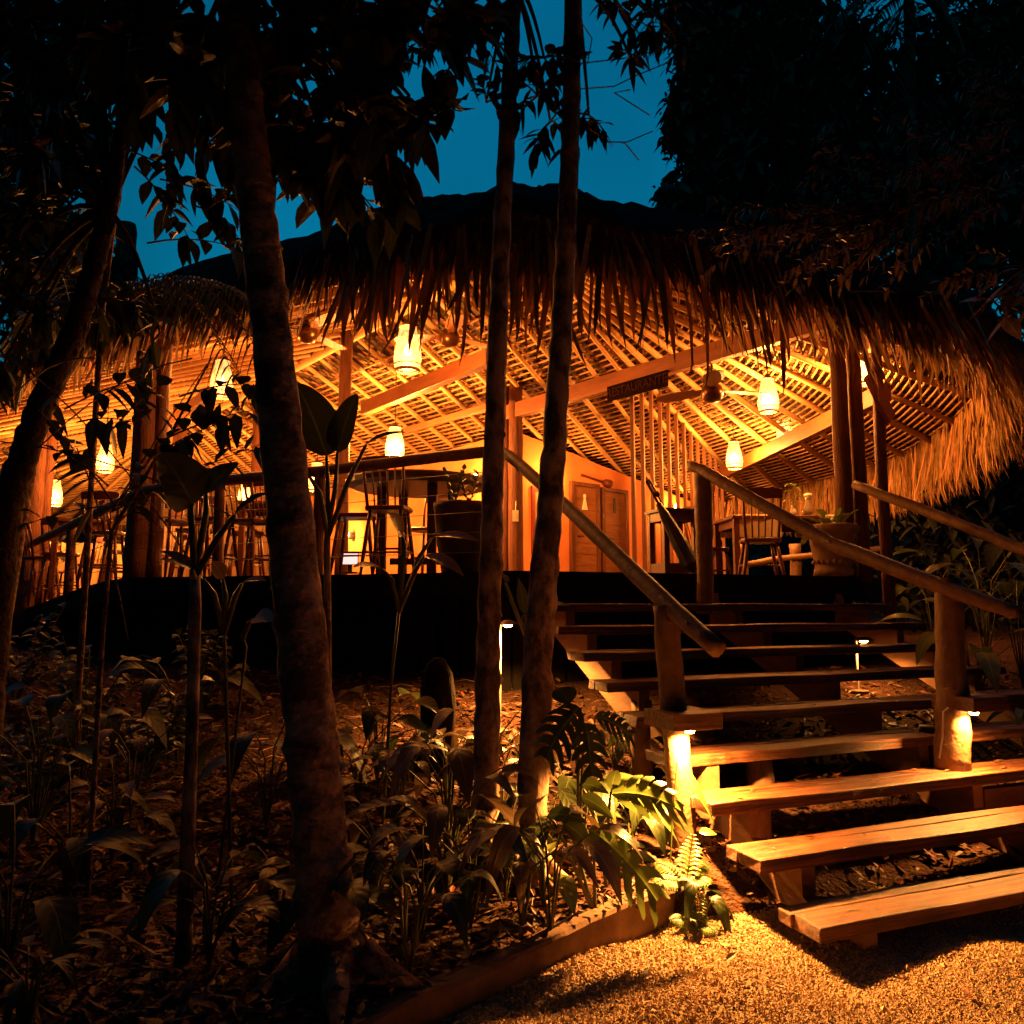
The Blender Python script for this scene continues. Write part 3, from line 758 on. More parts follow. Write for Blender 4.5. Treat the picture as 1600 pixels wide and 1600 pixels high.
# ------------------------------------------------------------------ staircase
AV, BV = V((.929, .371, 0)).normalized(), V((-.371, .929, 0)).normalized()
ST = V((1.283, 3.456, 0)); RISE, GO, WID, Z1 = .168, .363, 3.6, .14
stair = thing('wooden_staircase', 'wide open riser stairs of thick planks climbing to the pavilion deck', 'staircase', ST, math.atan2(.371, .929))
def sl_(s, g, z): return ST + AV * s + BV * g + V((0, 0, z))
def tread_mat():
    m, N, L, P = nt('weathered_plank')
    tc = N.new('ShaderNodeTexCoord')
    def noise(sc, st, det=6, ro=.65):
        mp = N.new('ShaderNodeMapping'); mp.inputs['Scale'].default_value = st; L.new(tc.outputs['Object'], mp.inputs['Vector'])
        n = N.new('ShaderNodeTexNoise'); n.inputs['Scale'].default_value = sc; n.inputs['Detail'].default_value = det; n.inputs['Roughness'].default_value = ro
        L.new(mp.outputs['Vector'], n.inputs['Vector']); return n.outputs['Fac']
    def ramp(f, a, b, pa, pb):
        c = N.new('ShaderNodeValToRGB'); c.color_ramp.elements[0].position = pa; c.color_ramp.elements[1].position = pb
        c.color_ramp.elements[0].color = (*a, 1); c.color_ramp.elements[1].color = (*b, 1); L.new(f, c.inputs['Fac']); return c.outputs['Color']
    def mul(a, b, f=1):
        x = N.new('ShaderNodeMix'); x.data_type = 'RGBA'; x.blend_type = 'MULTIPLY'; x.inputs['Factor'].default_value = f
        L.new(a, x.inputs['A']); L.new(b, x.inputs['B']); return x.outputs['Result']
    grain = noise(3.2, (.35, 14, 14), 10, .72); fine = noise(9, (.25, 30, 30), 8, .7); blot = noise(2.1, (1, 2.2, 2), 7, .75); spots = noise(23, (1, 1, 1), 4, .6)
    col = ramp(grain, (.045, .015, .006), (.25, .098, .033), .40, .62)
    col = mul(col, ramp(fine, (.22, .18, .16), (1, 1, 1), .38, .50))
    col = mul(col, ramp(blot, (.42, .38, .36), (1.15, 1.1, 1.05), .38, .62))
    col = mul(col, ramp(spots, (.3, .28, .26), (1, 1, 1), .27, .36))
    L.new(col, P.inputs['Base Color'])
    mr = N.new('ShaderNodeMapRange'); mr.inputs['From Min'].default_value = .35; mr.inputs['From Max'].default_value = .65; mr.inputs['To Min'].default_value = .30; mr.inputs['To Max'].default_value = .62
    L.new(blot, mr.inputs['Value']); L.new(mr.outputs['Result'], P.inputs['Roughness']); P.inputs['Specular IOR Level'].default_value = .4
    ad = N.new('ShaderNodeMath'); ad.operation = 'ADD'; L.new(grain, ad.inputs[0]); L.new(fine, ad.inputs[1])
    b = N.new('ShaderNodeBump'); b.inputs['Strength'].default_value = .7; b.inputs['Distance'].default_value = .008
    L.new(ad.outputs[0], b.inputs['Height']); L.new(b.outputs['Normal'], P.inputs['Normal'])
    return m
M['tread'] = tread_mat()
for i in range(1, 10):
    g0 = (i - 1) * GO; z = Z1 + RISE * (i - 1); mb = MB(); th = .062
    s0 = rnd(-.02, .02) if i > 3 else 0
    segs = [(s0, WID + rnd(0, .06))] if i != 4 else [(s0, 2.02), (2.2, WID + .1)]
    if i < 3: segs = [(s0, WID + .35)]
    for a, b in segs:
        for ga, gb in ((g0, g0 + .172), (g0 + .176, g0 + .266)):
            n = 40; vs = []; fs = []; w1, w2, e1 = rnd(0, 6), rnd(0, 6), [rnd(-.012, .012) for _ in range(4)]
            for k in range(n + 1):
                s = lerp(a, b, k / n); w = .003 * math.sin(k * .33 + w1); jf = .0025 * math.sin(k * .21 + w2) + rnd(-.0016, .0016)
                for q, (gg, zz) in enumerate(((ga - jf, z - th + rnd(-.001, .001)), (gb, z - th), (gb + rnd(-.001, .001), z + w), (ga - jf + rnd(0, .0015), z + w + .002 * math.sin(k * .5 + w2)))): vs.append(sl_(s + (e1[q] if k in (0, n) else 0), gg, zz))
            for k in range(n):
                for q in range(4): fs.append((k * 4 + q, k * 4 + (q + 1) % 4, k * 4 + 4 + (q + 1) % 4, k * 4 + 4 + q))
            fs += [(3, 2, 1, 0), tuple(n * 4 + q for q in range(4))]
            mb.add(vs, fs)
    mb.build('tread', M['tread'], stair, bevel=.007)
# stringers with triangular cleats under each tread
M['cleat'] = mat('pale_cleat_wood', (.21, .105, .05), (.11, .052, .024), .6, 5, stretch=(1, 1, 3), bump=.3)
for s in (.24, 1.85, 3.3):
    mb = MB(); w = .08
    prof = []
    for i in range(1, 10):
        g0 = (i - 1) * GO; z = Z1 + RISE * (i - 1) - .064
        prof += [(g0 + .02, z - (.13 if i > 1 else .08)), (g0 + .02, z), (g0 + .30, z)]
    prof += [(9 * GO + .02, 1.64), (9 * GO + .02, 1.3), (.5, -.05), (.02, -.05)]
    mb.prism([sl_(s, g, z) for g, z in prof], AV * w)
    mb.build('stringer', M['cleat'], stair)
# log stubs and legs holding the treads
for s, g, z1, r in ((.32, .80, .44, .07), (.12, 1.62, .78, .06), (.30, 1.9, .85, .07), (.78, 1.33, .56, .075), (1.0, 2.25, .7, .08), (2.4, 1.5, .62, .07), (2.62, .75, .40, .08)):
    p = sl_(s, g, z1); zb = ground_z(p.x, p.y) - .05
    pole('support_stub', [(p.x, p.y, zb), (p.x, p.y, z1)], [r * 1.1, r], 'raillog', 9, .1, stair)
for c_, s_ in ((sl_(.42, 1.02, .33), (.16, .08, .25)), (sl_(2.2, .82, .25), (.4, .06, .24))):
    mb = MB(); mb.box(c_, s_, (AV, BV, V((0, 0, 1)))); mb.build('support_block', M['cleat'], stair, bevel=.005)

# newel posts with lamp hoods
def newel(px_t, py_t, d_t, px_b, py_b, d_b, r0, r1, zb=None):
    a, b = at(px_b, py_b, d_b), at(px_t, py_t, d_t)
    if zb is not None: a.z = zb
    pole('newel_post', [a, a.lerp(b, .35) + V((.01, 0, 0)), a.lerp(b, .7), b], [r0, lerp(r0, r1, .3), r1, r1], 'raillog', 14, .03, stair)
    return a, b
LPa, LPb = newel(1040, 945, 4.42, 1072, 1350, 4.36, .072, .072, -.03)
RPa, RPb = newel(1482, 905, 5.10, 1488, 1200, 5.0, .105, .082, .45)
newel(1098, 735, 6.90, 1100, 915, 6.86, .07, .078, 1.4)
newel(774, 705, 6.87, 774, 900, 6.85, .05, .06, 1.7)
# hoods and their lamps
def hood(px, py, d, wide, sh, wt):
    p = at(px, py, d)
    mb = MB(); c = p + AV * sh - BV * .02
    mb.box(c, (wide, .30, .085), (AV, BV, V((0, 0, 1))))
    h = mb.build('lamp_hood', M['tread'], stair, bevel=.005)
    lb = MB(); q = p - BV * .125 + V((0, 0, -.048)); lb.lathe(q, [(.022, -.012), (.028, 0), (.028, .01)], 12); lb.build('lamp_lens', M['bulb'], h)
    lamp('post_light', stair, q + V((0, 0, -.02)), wt, .02, spot=R(162))
    return q
LQ = hood(1056, 1122, 4.36, .30, .03, 860)
RQ = hood(1492, 1097, 5.0, .30, .10, 230)
wr = MB(); wr.tube([at(1482, 1106, 4.89), at(1474, 1112, 4.895), at(1473, 1150, 4.89), at(1468, 1185, 4.88)], .006, 5); wr.build('lamp_cable', M['white'], stair)

def rail(pts, rad, parent, m='raillog', name='handrail'):
    P = [at(*p) for p in pts]
    return pole(name, P, rad, m, 10, .05, parent)
rail([(776, 701, 6.95), (800, 716, 6.7), (880, 787, 5.85), (1030, 932, 4.5), (1121, 1014, 4.0)], [.045, .05, .052, .052, .048], stair)
rail([(1080, 728, 6.96), (1098, 735, 6.84), (1300, 850, 5.8), (1480, 920, 5.05), (1588, 957, 4.72)], [.05, .05, .052, .052, .042], stair)
rail([(1335, 757, 7.6), (1450, 800, 7.0), (1600, 859, 6.3), (1720, 905, 5.8)], [.045, .048, .05, .048], stair)
for d_, px, py, zb in ((5.75, 1706, 905, .6),):
    q = at(px, py, d_); pole('newel_post', [(q.x, q.y, zb), q], [.09, .08], 'raillog', 12, .04, stair)

# garden railing with wires along the left deck edge
RP = [(762, 706, 6.75), (640, 719, 7.0), (500, 736, 7.4), (390, 746, 7.7), (225, 766, 8.1), (150, 802, 9.0), (50, 850, 11.0), (-40, 884, 13.0), (-130, 905, 15.5)]
rl = thing('deck_railing', 'log topped railing with thin steel wires along the left deck edge', 'railing', (-3.5, 8.2, 1.7))
pole('top_rail', [at(*p) for p in RP], .052, 'raillog', 10, .05, rl)
tops = [at(*p) for p in RP]
def foot(p): return V((p.x, p.y, deck_z(p.x, p.y)))
for k in range(1, 6):
    mb = MB(); f = k / 6
    mb.tube([foot(p).lerp(p, f) for p in tops], .0035, 5); mb.build('wire', M['steel'], rl)
for (px, py, d) in ((500, 736, 7.4), (113, 819, 9.72), (345, 750, 7.8), (764, 706, 6.73), (8, 866, 11.95)):
    p = at(px, py, d); pole('rail_post', [foot(p) - V((0, 0, .05)), p], .055 if px != 764 else .045, 'postw', 9, .05, rl)

# ------------------------------------------------------------------ lamps
def make_lantern():
    t = thing('pendant_lantern', '', 'lamp')
    prof = [(.075, .40), (.085, .33), (.115, .20), (.125, .10), (.115, .03), (.10, 0)]
    mb = MB(); mb.lathe((0, 0, 0), prof, 22, False, False); sh = mb.build('shade', M['shade'], t, False, True)
    mb = MB(); mb.lathe((0, 0, 0), [(.098, -.012), (.112, -.006), (.112, .012), (.098, .02)], 22, False, False); mb.lathe((0, 0, .045), [(.12, 0), (.127, .006), (.12, .012)], 22, False, False); mb.build('rim', M['pole'], t, False)
    mb = MB(); mb.lathe((0, 0, .40), [(.08, 0), (.05, .03), (.012, .06)], 14); mb.build('cap', M['furnd'], t, False)
    mb = MB(); mb.lathe((0, 0, .14), [(.012, .1), (.03, .06), (.038, .03), (.025, 0)], 12); mb.build('bulb', M['bulb_soft'], t, False, True)
    return t
proto = make_lantern()
KL = 28
LANT = [  # px, py (shade middle), d, scale, watts, label
    (637, 545, 8.6, 1.25, 42, 'big woven lantern hanging behind the fringe left of the paired trunks'),
    (1200, 618, 9.4, 1.0, 40, 'woven lantern hanging right of the ceiling fan near the beam'),
    (1147, 711, 11.8, 1.0, 40, 'woven lantern hanging lowest over the dining table end'),
    (165, 716, 11.2, .95, 27, 'woven lantern hanging clear of leaves at the left end'),
    (347, 592, 9.4, 1.1, 14, 'woven lantern half hidden by leaves left of the thick trunk'),
    (85, 770, 12.6, 1.0, 45, 'woven lantern behind the drooping leaf near the left rail'),
    (617, 692, 11.2, 1.1, 125, 'woven lantern glowing just above the round bar table'),
    (495, 745, 13.2, 1.15, 60, 'woven lantern right of the thick trunk above the rail'),
    (382, 770, 15.0, .95, 50, 'small far lantern between the paddle leaf and the trunk'),
    (28, 722, 13.5, .9, 16, 'woven lantern at the far left edge behind the leaning trunk'),
    (1352, 572, 8.7, 1.0, 26, 'woven lantern half hidden behind the twin log posts'),
    (1226, 672, 11.6, .95, 42, 'woven lantern touching the ceiling above the right tie beam'),
    (60, 838, 16.5, 1.1, 45, 'far lantern glowing low under the left rail'),
    (205, 838, 16.0, 1.1, 45, 'far lantern glowing low behind the left bar chairs'),
]
for i, (px, py, d, sc, wt, lab) in enumerate(LANT):
    p = at(px, py, d); p.z -= .2 * sc
    if i == 0:
        o = proto; o.location = p; o.scale = (sc,) * 3; o['label'] = lab; o['group'] = 'woven lanterns hanging under the thatch'
    else: o = dup(proto, p, rnd(0, 6), lab, 'woven lanterns hanging under the thatch', sc)
    lamp('lantern_light', None, p + V((0, 0, .17 * sc)), wt * KL, .06, AMBER)
    zc = ceil_z(p.x, p.y) - .1
    if zc > p.z + .47 * sc:
        mb = MB(); mb.tube([V((0, 0, .44)), V((.004, 0, (zc - p.z) / sc))], .006, 5); mb.build('cord', M['iron'], o, False)
# wall lamps
def sconce(p, wt, lab, out):
    t = thing('wall_lamp', lab, 'wall lamp', p, 0, 'small lit wall lamps')
    mb = MB(); mb.box(p, (.1, .1, .16)); mb.build('bracket', M['iron'], t)
    mb = MB(); mb.lathe(p + out * .12 + V((0, 0, -.04)), [(.03, 0), (.05, .05), (.045, .1), (.02, .13)], 12); mb.build('bulb', M['bulb'], t, smooth=True)
    lamp('sconce_light', None, p + out * .22 + V((0, 0, .02)) , wt * 3.8, .05, AMBER)
wn_ = wall_pt(0, 0, 1) - wall_pt(0, 0, 0); wn2 = wall2_pt(0, 0, 1) - wall2_pt(0, 0, 0)
sconce(wall_pt(.72, 3.72, .05), 26, 'lit wall lamp above the red framed picture', wn_)
sconce(wall_pt(4.1, 3.4, .05), 26, 'lit wall lamp seen through the wooden slats', wn_)
sconce(wall2_pt(.9, 3.7, .05), 24, 'lit wall lamp on the left wall above the planter', wn2)
sconce(wall2_pt(5.6, 3.0, .05), 40, 'lit wall lamp low behind the bar stools', wn2)

# ceiling fans
def fan(px, py, d, lab, a0, first=[None]):
    p = at(px, py, d); zc = ceil_z(p.x, p.y) - .1 - p.z
    if first[0] is None:
        t = thing('ceiling_fan', lab, 'fan', p, a0, 'ceiling fans under the thatch'); first[0] = t
        mb = MB(); mb.lathe((0, 0, -.13), [(.03, 0), (.09, .02), (.125, .08), (.13, .13), (.11, .19), (.05, .24)], 20); mb.build('motor', M['brass'], t, False, True)
        for k in range(3):
            a = k * 2 * PI / 3; dx = V((math.cos(a), math.sin(a), 0)); dy = V((-dx.y, dx.x, 0))
            mb = MB(); pr = [(.1, .035), (.2, .05), (.3, .1), (.5, .12), (.68, .11), (.74, .05)]
            vs = [dx * r + dy * w_ * s + V((0, 0, .02 + .05 * w_ * s * 3 + z)) for z in (0, .012) for s in (-1, 1) for r, w_ in pr]
            n = len(pr); fs = []
            for i in range(n - 1):
                fs += [(i, i + 1, n + i + 1, n + i), (2 * n + i, 3 * n + i, 3 * n + i + 1, 2 * n + i + 1), (i, 2 * n + i, 2 * n + i + 1, i + 1), (n + i, n + i + 1, 3 * n + i + 1, 3 * n + i)]
            fs += [(n - 1, 3 * n - 1, 4 * n - 1, 2 * n - 1)]
            mb.add(vs, fs); mb.build('blade', M['door'], t, False)
    else: t = dup(first[0], p, a0, lab, 'ceiling fans under the thatch')
    mb = MB(); mb.tube([V((0, 0, .1)), V((0, 0, max(.2, zc)))], .016, 8); mb.build('rod', M['iron'], t, False)
fan(1113, 612, 9.0, 'ceiling fan hanging right of the wooden restaurant board', .3)
fan(480, 520, 9.0, 'ceiling fan beside the thick foreground trunk', 1.2)
fan(702, 527, 9.6, 'ceiling fan behind the fringe left of the paired trunks', .75)

# ------------------------------------------------------------------ furniture
def make_chair(seat_h, back_h, name, lab, cat, mt):
    t = thing(name, lab, cat)
    mb = MB(); prof = [(-.19, -.2), (.19, -.2), (.215, -.1), (.21, .12), (.17, .2), (-.17, .2), (-.21, .12), (-.215, -.1)]
    mb.prism([V((x, y, seat_h - .045)) for x, y in prof], V((0, 0, .045))); mb.build('seat', mt, t, False, bevel=.012)
    for sx in (-1, 1):
        for sy in (-1, 1):
            mb = MB(); a, b = V((sx * .15, sy * .15, seat_h - .04)), V((sx * .215, sy * .22, 0))
            mb.tube([a, a.lerp(b, .4), a.lerp(b, .7), b], [.016, .022, .021, .013], 8); mb.build('leg', mt, t, False, True)
    for sx in (-1, 1):
        mb = MB(); h = seat_h * .35; k = .15 + .065 * .65
        mb.tube([V((sx * k, -.2, h)), V((sx * k, .2, h))], .011, 6); mb.build('stretcher', mt, t, False, True)
    mb = MB(); mb.tube([V((-.19, .0, seat_h * .35)), V((.19, .0, seat_h * .35))], .011, 6)
    if seat_h > .55: mb.tube([V((-.2, .2, seat_h * .42)), V((.2, .2, seat_h * .42))], .012, 6)
    mb.build('stretcher', mt, t, False, True)
    if back_h:
        for sx in (-1, 1):
            mb = MB(); mb.tube([V((sx * .17, -.17, seat_h - .02)), V((sx * .19, -.22, seat_h + back_h * .5)), V((sx * .2, -.28, seat_h + back_h))], [.016, .017, .012], 8); mb.build('back_post', mt, t, False, True)
        for k in range(4):
            x = -.1 + .0667 * k
            mb = MB(); mb.tube([V((x, -.17, seat_h - .01)), V((x * 1.15, -.26, seat_h + back_h * .85))], [.009, .008], 6); mb.build('spindle', mt, t, False, True)
        mb = MB(); n = 8; vs = []; fs = []
        for i in range(n + 1):
            s = -1 + 2 * i / n; x = s * .21; y = -.255 - .02 * (1 - s * s); zt = seat_h + back_h * (.99 + .03 * (1 - s * s)); zb = seat_h + back_h * .80
            vs += [V((x, y, zb)), V((x, y - .018, zb)), V((x, y - .04, zt)), V((x, y - .022, zt))]
        for i in range(n):
            for q in range(4): fs.append((i * 4 + q, i * 4 + (q + 1) % 4, i * 4 + 4 + (q + 1) % 4, i * 4 + 4 + q))
        fs += [(0, 3, 2, 1), tuple(n * 4 + q for q in range(4))]
        mb.add(vs, fs); mb.build('crest_rail', mt, t, False)
    return t
def fl(px, d): x = (px - 800) / F * d; return V((x, d, deck_z(x, d)))
dc = make_chair(.45, .52, 'spindle_chair', 'spindle back dining chair facing the runner table beside the big pot', 'chair', M['furn'])
dc.location = fl(1188, 8.75); dc.rotation_euler = (0, 0, -.15); dc['group'] = 'spindle back dining chairs'
dup(dc, fl(1108, 10.2), -1.3, 'dining chair at the table end behind the round stair post', 'spindle back dining chairs')
dup(dc, fl(1302, 10.7), PI - .1, 'dining chair on the far side of the table behind the pot plant', 'spindle back dining chairs')
bc = make_chair(.68, .45, 'bar_chair', 'spindle back bar chair in front of the round bar table', 'bar chair', M['furn'])
bc.location = fl(607, 7.75); bc.rotation_euler = (0, 0, -.1); bc['group'] = 'tall spindle back bar chairs'
for px, d, rz, lab in ((330, 8.75, -.2, 'bar chair with its back beside the tall paddle leaf'), (162, 9.6, .2, 'bar chair just right of the short rail post'),
                       (272, 9.0, .9, 'bar chair close to the thick double log post'), (425, 9.0, -.5, 'bar chair half hidden by the thick trunk'),
                       (95, 10.9, .3, 'bar chair left of the short rail post'), (28, 12.6, .1, 'bar chair at the far left behind the rail end'),
                       (70, 14.0, .6, 'small far bar chair behind the left twin posts'), (668, 9.9, 2.7, 'bar chair on the far side of the round bar table'),
                       (140, 12.6, 2.8, 'far bar chair facing out between the left posts'), (305, 10.0, 2.9, 'bar chair on the far side of the table behind the paddle leaf'),
                       (390, 8.9, -.35, 'bar chair left of the thick trunk beside the tall back'), (190, 10.3, -.9, 'bar chair turned sideways left of the double log post'), (60, 11.0, -.5, 'bar chair against the rail before the left twin posts')):
    dup(bc, fl(px, d), rz, lab, 'tall spindle back bar chairs')
bs = make_chair(.66, 0, 'bar_stool', 'backless bar stool left of the round bar table', 'bar stool', M['furn'])
bs.location = fl(556, 8.2); bs['group'] = 'backless bar stools'
for px, d, rz, lab in ((385, 10.2, .4, 'backless stool before the pale board bar counter'), (300, 10.6, .2, 'backless stool between counter and double log post'), (190, 11.4, .8, 'backless stool left of the double log post'), (475, 9.6, .3, 'backless stool glimpsed right of the thick trunk'), (110, 13.4, .3, 'far backless stool under the left rail lamps'), (20, 15.5, .5, 'far backless stool at the left frame edge')):
    dup(bs, fl(px, d), rz, lab, 'backless bar stools')

def table(px, d, w_, dp, h, lab, rz, name='dining_table', m='furn', cat='table'):
    p = fl(px, d); t = thing(name, lab, cat, p, rz)
    mb = MB(); mb.box((0, 0, h - .02), (w_, dp, .04)); mb.build('tabletop', M[m], t, False, bevel=.006)
    mb = MB()
    for sy in (-1, 1): mb.box((0, sy * (dp / 2 - .08), h - .085), (w_ - .14, .025, .09))
    for sx in (-1, 1): mb.box((sx * (w_ / 2 - .08), 0, h - .085), (.025, dp - .14, .09))
    mb.build('apron', M[m], t, False)
    for sx in (-1, 1):
        for sy in (-1, 1):
            mb = MB(); mb.box((sx * (w_ / 2 - .06), sy * (dp / 2 - .06), (h - .04) / 2), (.07, .07, h - .04)); mb.build('leg', M[m], t, False, bevel=.005)
    return t, p
tt, tp = table(1232, 9.75, 1.66, .85, .78, 'wooden dining table with pale cloth runners by the big pot', .05)
table(262, 9.7, .75, .75, 1.08, 'tall square bar table behind the paddle leaf', .3, 'bar_table')
table(125, 10.9, .75, .75, 1.08, 'tall square bar table left of the double log post', .5, 'bar_table')
table(35, 13.2, .8, .8, 1.08, 'tall square bar table at the far left end', .5, 'bar_table')
table(428, 10.0, .8, .7, 1.0, 'tall bar table behind the thick trunk', .1, 'bar_table')
# runners
def runner(dx, wd, lab, hang=.26):
    c = tp + V((dx, 0, .784)); mb = MB(); vs = []; n = 8
    ys = [(-.432, -hang), (-.433, -hang * .5), (-.433, -.01), (-.42, .003), (0, .003), (.42, .003), (.433, -.01), (.433, -.2)]
    for y, z in ys:
        for k in range(n + 1): vs.append(c + V((-wd / 2 + wd * k / n, y + (.008 * math.sin(k * 1.9) if z < -.02 else 0), z)))
    mb.add(vs, [(i * (n + 1) + k, i * (n + 1) + k + 1, (i + 1) * (n + 1) + k + 1, (i + 1) * (n + 1) + k) for i in range(len(ys) - 1) for k in range(n)])
    o = mb.build('table_runner', M['cloth'], None); so = o.modifiers.new('s', 'SOLIDIFY'); so.thickness = .004
    tag(o, lab, 'table runner', 'pale cloth runners on the dining table')
runner(-.47, .5, 'pale cloth runner hanging behind the spindle chair'); runner(.5, .5, 'pale cloth runner on the table end behind the pot plant')
# carafe and table plant
gl, GN, GL, GP = nt('clear_glass'); GP.inputs['Base Color'].default_value = (.9, .85, .75, 1); GP.inputs['Transmission Weight'].default_value = .9; GP.inputs['Roughness'].default_value = .05
cp = tp + V((.16, -.3, .788))
mb = MB(); mb.lathe(cp, [(.06, 0), (.07, .02), (.068, .09), (.035, .17), (.034, .2), (.045, .24), (.041, .24), (.03, .2), (.031, .17), (.06, .085), (.06, .02)], 18, True, False)
ca = thing('water_carafe', 'glass carafe with a pale stopper on the dining table', 'carafe', cp)
mb.build('glass', gl, ca, smooth=True)
mb = MB(); mb.lathe(cp + V((0, 0, .22)), [(.03, 0), (.046, .02), (.046, .045), (.02, .05)], 14); mb.build('stopper', M['white'], ca, smooth=True)
vp = tp + V((-.01, -.28, .788)); vz = thing('table_plant', 'small bright leafy stem in a jar on the dining table', 'potted plant', vp)
mb = MB(); mb.lathe(vp, [(.04, 0), (.045, .06), (.03, .11), (.034, .13)], 14); mb.build('jar', M['white'], vz, smooth=True)
mb = MB(); mb.tube([vp + V((0, 0, .1)), vp + V((.01, 0, .25)), vp + V((-.01, 0, .38))], .005, 5)
mb.build('stem', M['stem'], vz)
mb = MB()
for k, (z, a, L) in enumerate(((.2, 3.3, .13), (.24, .2, .14), (.3, 2.8, .14), (.33, .5, .12), (.38, 3.6, .12), (.38, 1.2, .1), (.16, 5.2, .13))):
    mb.leaf(vp + V((0, 0, z)), (math.cos(a), math.sin(a) * .6, .35), (0, 0, 1), L * 1.2, .08, .5, .2, 5)
mb.build('foliage', M['leafpale'], vz)

# big terracotta pot with plant
pp = fl(1302, 7.42); pot = thing('terracotta_pot', 'large aged terracotta pot with ring handles and a leafy plant at the stair head', 'pot', pp)
mb = MB(); mb.lathe(pp, [(.16, 0), (.175, .02), (.175, .05), (.155, .065), (.165, .1), (.195, .25), (.215, .38), (.225, .40), (.245, .42), (.245, .455), (.225, .47), (.205, .46), (.19, .41)], 28, True, True)
mb.build('pot_body', M['terra'], pot, smooth=True)
for a in (-2.2, -.9, .4):
    mb = MB(); c = pp + V((math.cos(a) * .212, math.sin(a) * .212, .33)); n = 14
    tx = V((-math.sin(a), math.cos(a), 0))
    mb.tube([c + tx * .036 * math.cos(q * 2 * PI / n) + V((math.cos(a) * .004, math.sin(a) * .004, .036 * math.sin(q * 2 * PI / n))) for q in range(n + 1)], .011, 7, caps=False); mb.build('ring_handle', M['terra'], pot, smooth=True)
mb = MB()
for k in range(20):
    a = 2 * PI * k / 20; c = pp + V((math.cos(a) * .176, math.sin(a) * .176, .12)); mb.lathe(c, [(.003, -.02), (.016, -.01), (.018, .008), (.004, .022)], 7)
mb.build('moulding', M['terra'], pot, smooth=True)
mb = MB()
for k in range(26):
    a = rnd(0, 6.28); r0 = rnd(.02, .14); b = pp + V((math.cos(a) * r0, math.sin(a) * r0, rnd(.44, .56)))
    mb.leaf(b, (math.cos(a), math.sin(a), rnd(.5, 1.6)), (0, 0, 1), rnd(.12, .2), rnd(.05, .08), .25, .3, 5)
for k in range(5): mb.leaf(pp + V((-.2, -.1 + .03 * k, .44)), (-.5, -.2, -.3), (0, 0, 1), .16, .05, .6, .2, 5)
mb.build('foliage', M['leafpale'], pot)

# stand with folded parasol
sp_ = fl(1052, 8.3); stn = thing('wooden_stand', 'small wooden frame stand at the stair head under the slats', 'stand', sp_, .3)
for sx in (-1, 1):
    for sy in (-1, 1):
        mb = MB(); mb.box((sx * .17, sy * .16, .36), (.06, .06, .72)); mb.build('leg', M['furn'], stn, False, bevel=.004)
for z in (.64, .1):
    mb = MB()
    for sx in (-1, 1): mb.box((sx * .17, 0, z), (.05, .26, .1))
    for sy in (-1, 1): mb.box((0, sy * .16, z), (.28, .05, .1))
    mb.build('rail', M['furn'], stn, False)
mb = MB(); mb.box((0, 0, .7), (.44, .42, .03)); mb.build('top', M['furnd'], stn, False)
a, b = at(1086, 893, 7.95), at(1010, 752, 8.1); a.z = max(a.z, 1.80)
par = thing('folded_parasol', 'folded black parasol leaning on the wooden stand', 'parasol', a)
mb = MB(); d = (b - a); mb.tube([a, a + d * .08, a + d * .3, a + d * .62, a + d * .75], [.03, .09, .085, .055, .028], 11, .12); mb.build('canopy', M['iron'], par)
mb = MB(); mb.tube([a + d * .7, b], .014, 8); mb.tube([a + d * .7 + V((.03, 0, .02)), b + V((.03, 0, .02))], .012, 8); mb.tube([a + d * .84 + V((-.02, 0, 0)), a + d * .84 + V((.05, 0, .02))], .03, 8); mb.build('pole', M['furnd'], par)

# round bar table, planter, counter, screen
rp = fl(652, 8.75); rt = thing('round_bar_table', 'big dark round bar table behind the rail wires', 'table', rp)
mb = MB(); mb.lathe(rp, [(.70, 1.0), (.79, 1.03), (.80, 1.08), (.79, 1.10)], 36); mb.build('tabletop', M['furnd'], rt, smooth=False)
for a in (.5, 2.1, 3.65, 5.2):
    mb = MB(); mb.box(rp + V((math.cos(a) * .42, math.sin(a) * .42, .5)), (.1, .1, 1.0)); mb.build('leg', M['furnd'], rt, bevel=.005)
mb = MB(); mb.box(rp + V((0, 0, .2)), (.6, .07, .07)); mb.box(rp + V((0, 0, .2)), (.068, .6, .068)); mb.build('brace', M['furnd'], rt)
lp = fl(724, 7.32); pl = thing('dark_planter', 'wide black planter with small plants on the deck behind the left trunk', 'planter', lp)
mb = MB(); mb.lathe(lp, [(.2, 0), (.25, .3), (.275, .6), (.285, .62), (.285, .66), (.26, .66), (.25, .6)], 26); mb.build('planter_body', M['furnd'], pl, smooth=True)
mb = MB()
for k in range(4):
    b0 = lp + V((rnd(-.15, .15), rnd(-.12, .12), .62)); a = rnd(0, 6.28); top = b0 + V((math.cos(a) * .12, math.sin(a) * .08, rnd(.28, .42)))
    for q in range(9):
        t = (q + 2) / 11; c = b0.lerp(top, t); s = 1 if q % 2 else -1
        mb.leaf(c, (s * .8 * math.cos(a + 1.2), s * .8 * math.sin(a + 1.2), .8), (0, 0, 1), .085, .045, .1, .2, 4)
    mb.tube([b0, top], .006, 5)
for k in range(10):
    a = rnd(0, 6.28); mb.leaf(lp + V((math.cos(a) * .1, math.sin(a) * .1, .64)), (math.cos(a), math.sin(a), .7), (0, 0, 1), .22, .1, .5, .2, 5)
mb.build('foliage', M['leafbig'], pl)
cn = thing('bar_counter', 'pale board bar counter standing behind the bar chairs', 'bar counter', fl(360, 12.2), -.35)
mb = MB()
for k in range(26): mb.box((-1.4 + .108 * k, 0, .52), (.1, .05, 1.04))
mb.build('front_board', M['counter'], cn, False, bevel=.004)
mb = MB(); mb.box((0, .25, 1.075), (3.0, .7, .07)); mb.build('countertop', M['furnd'], cn, False, bevel=.006)
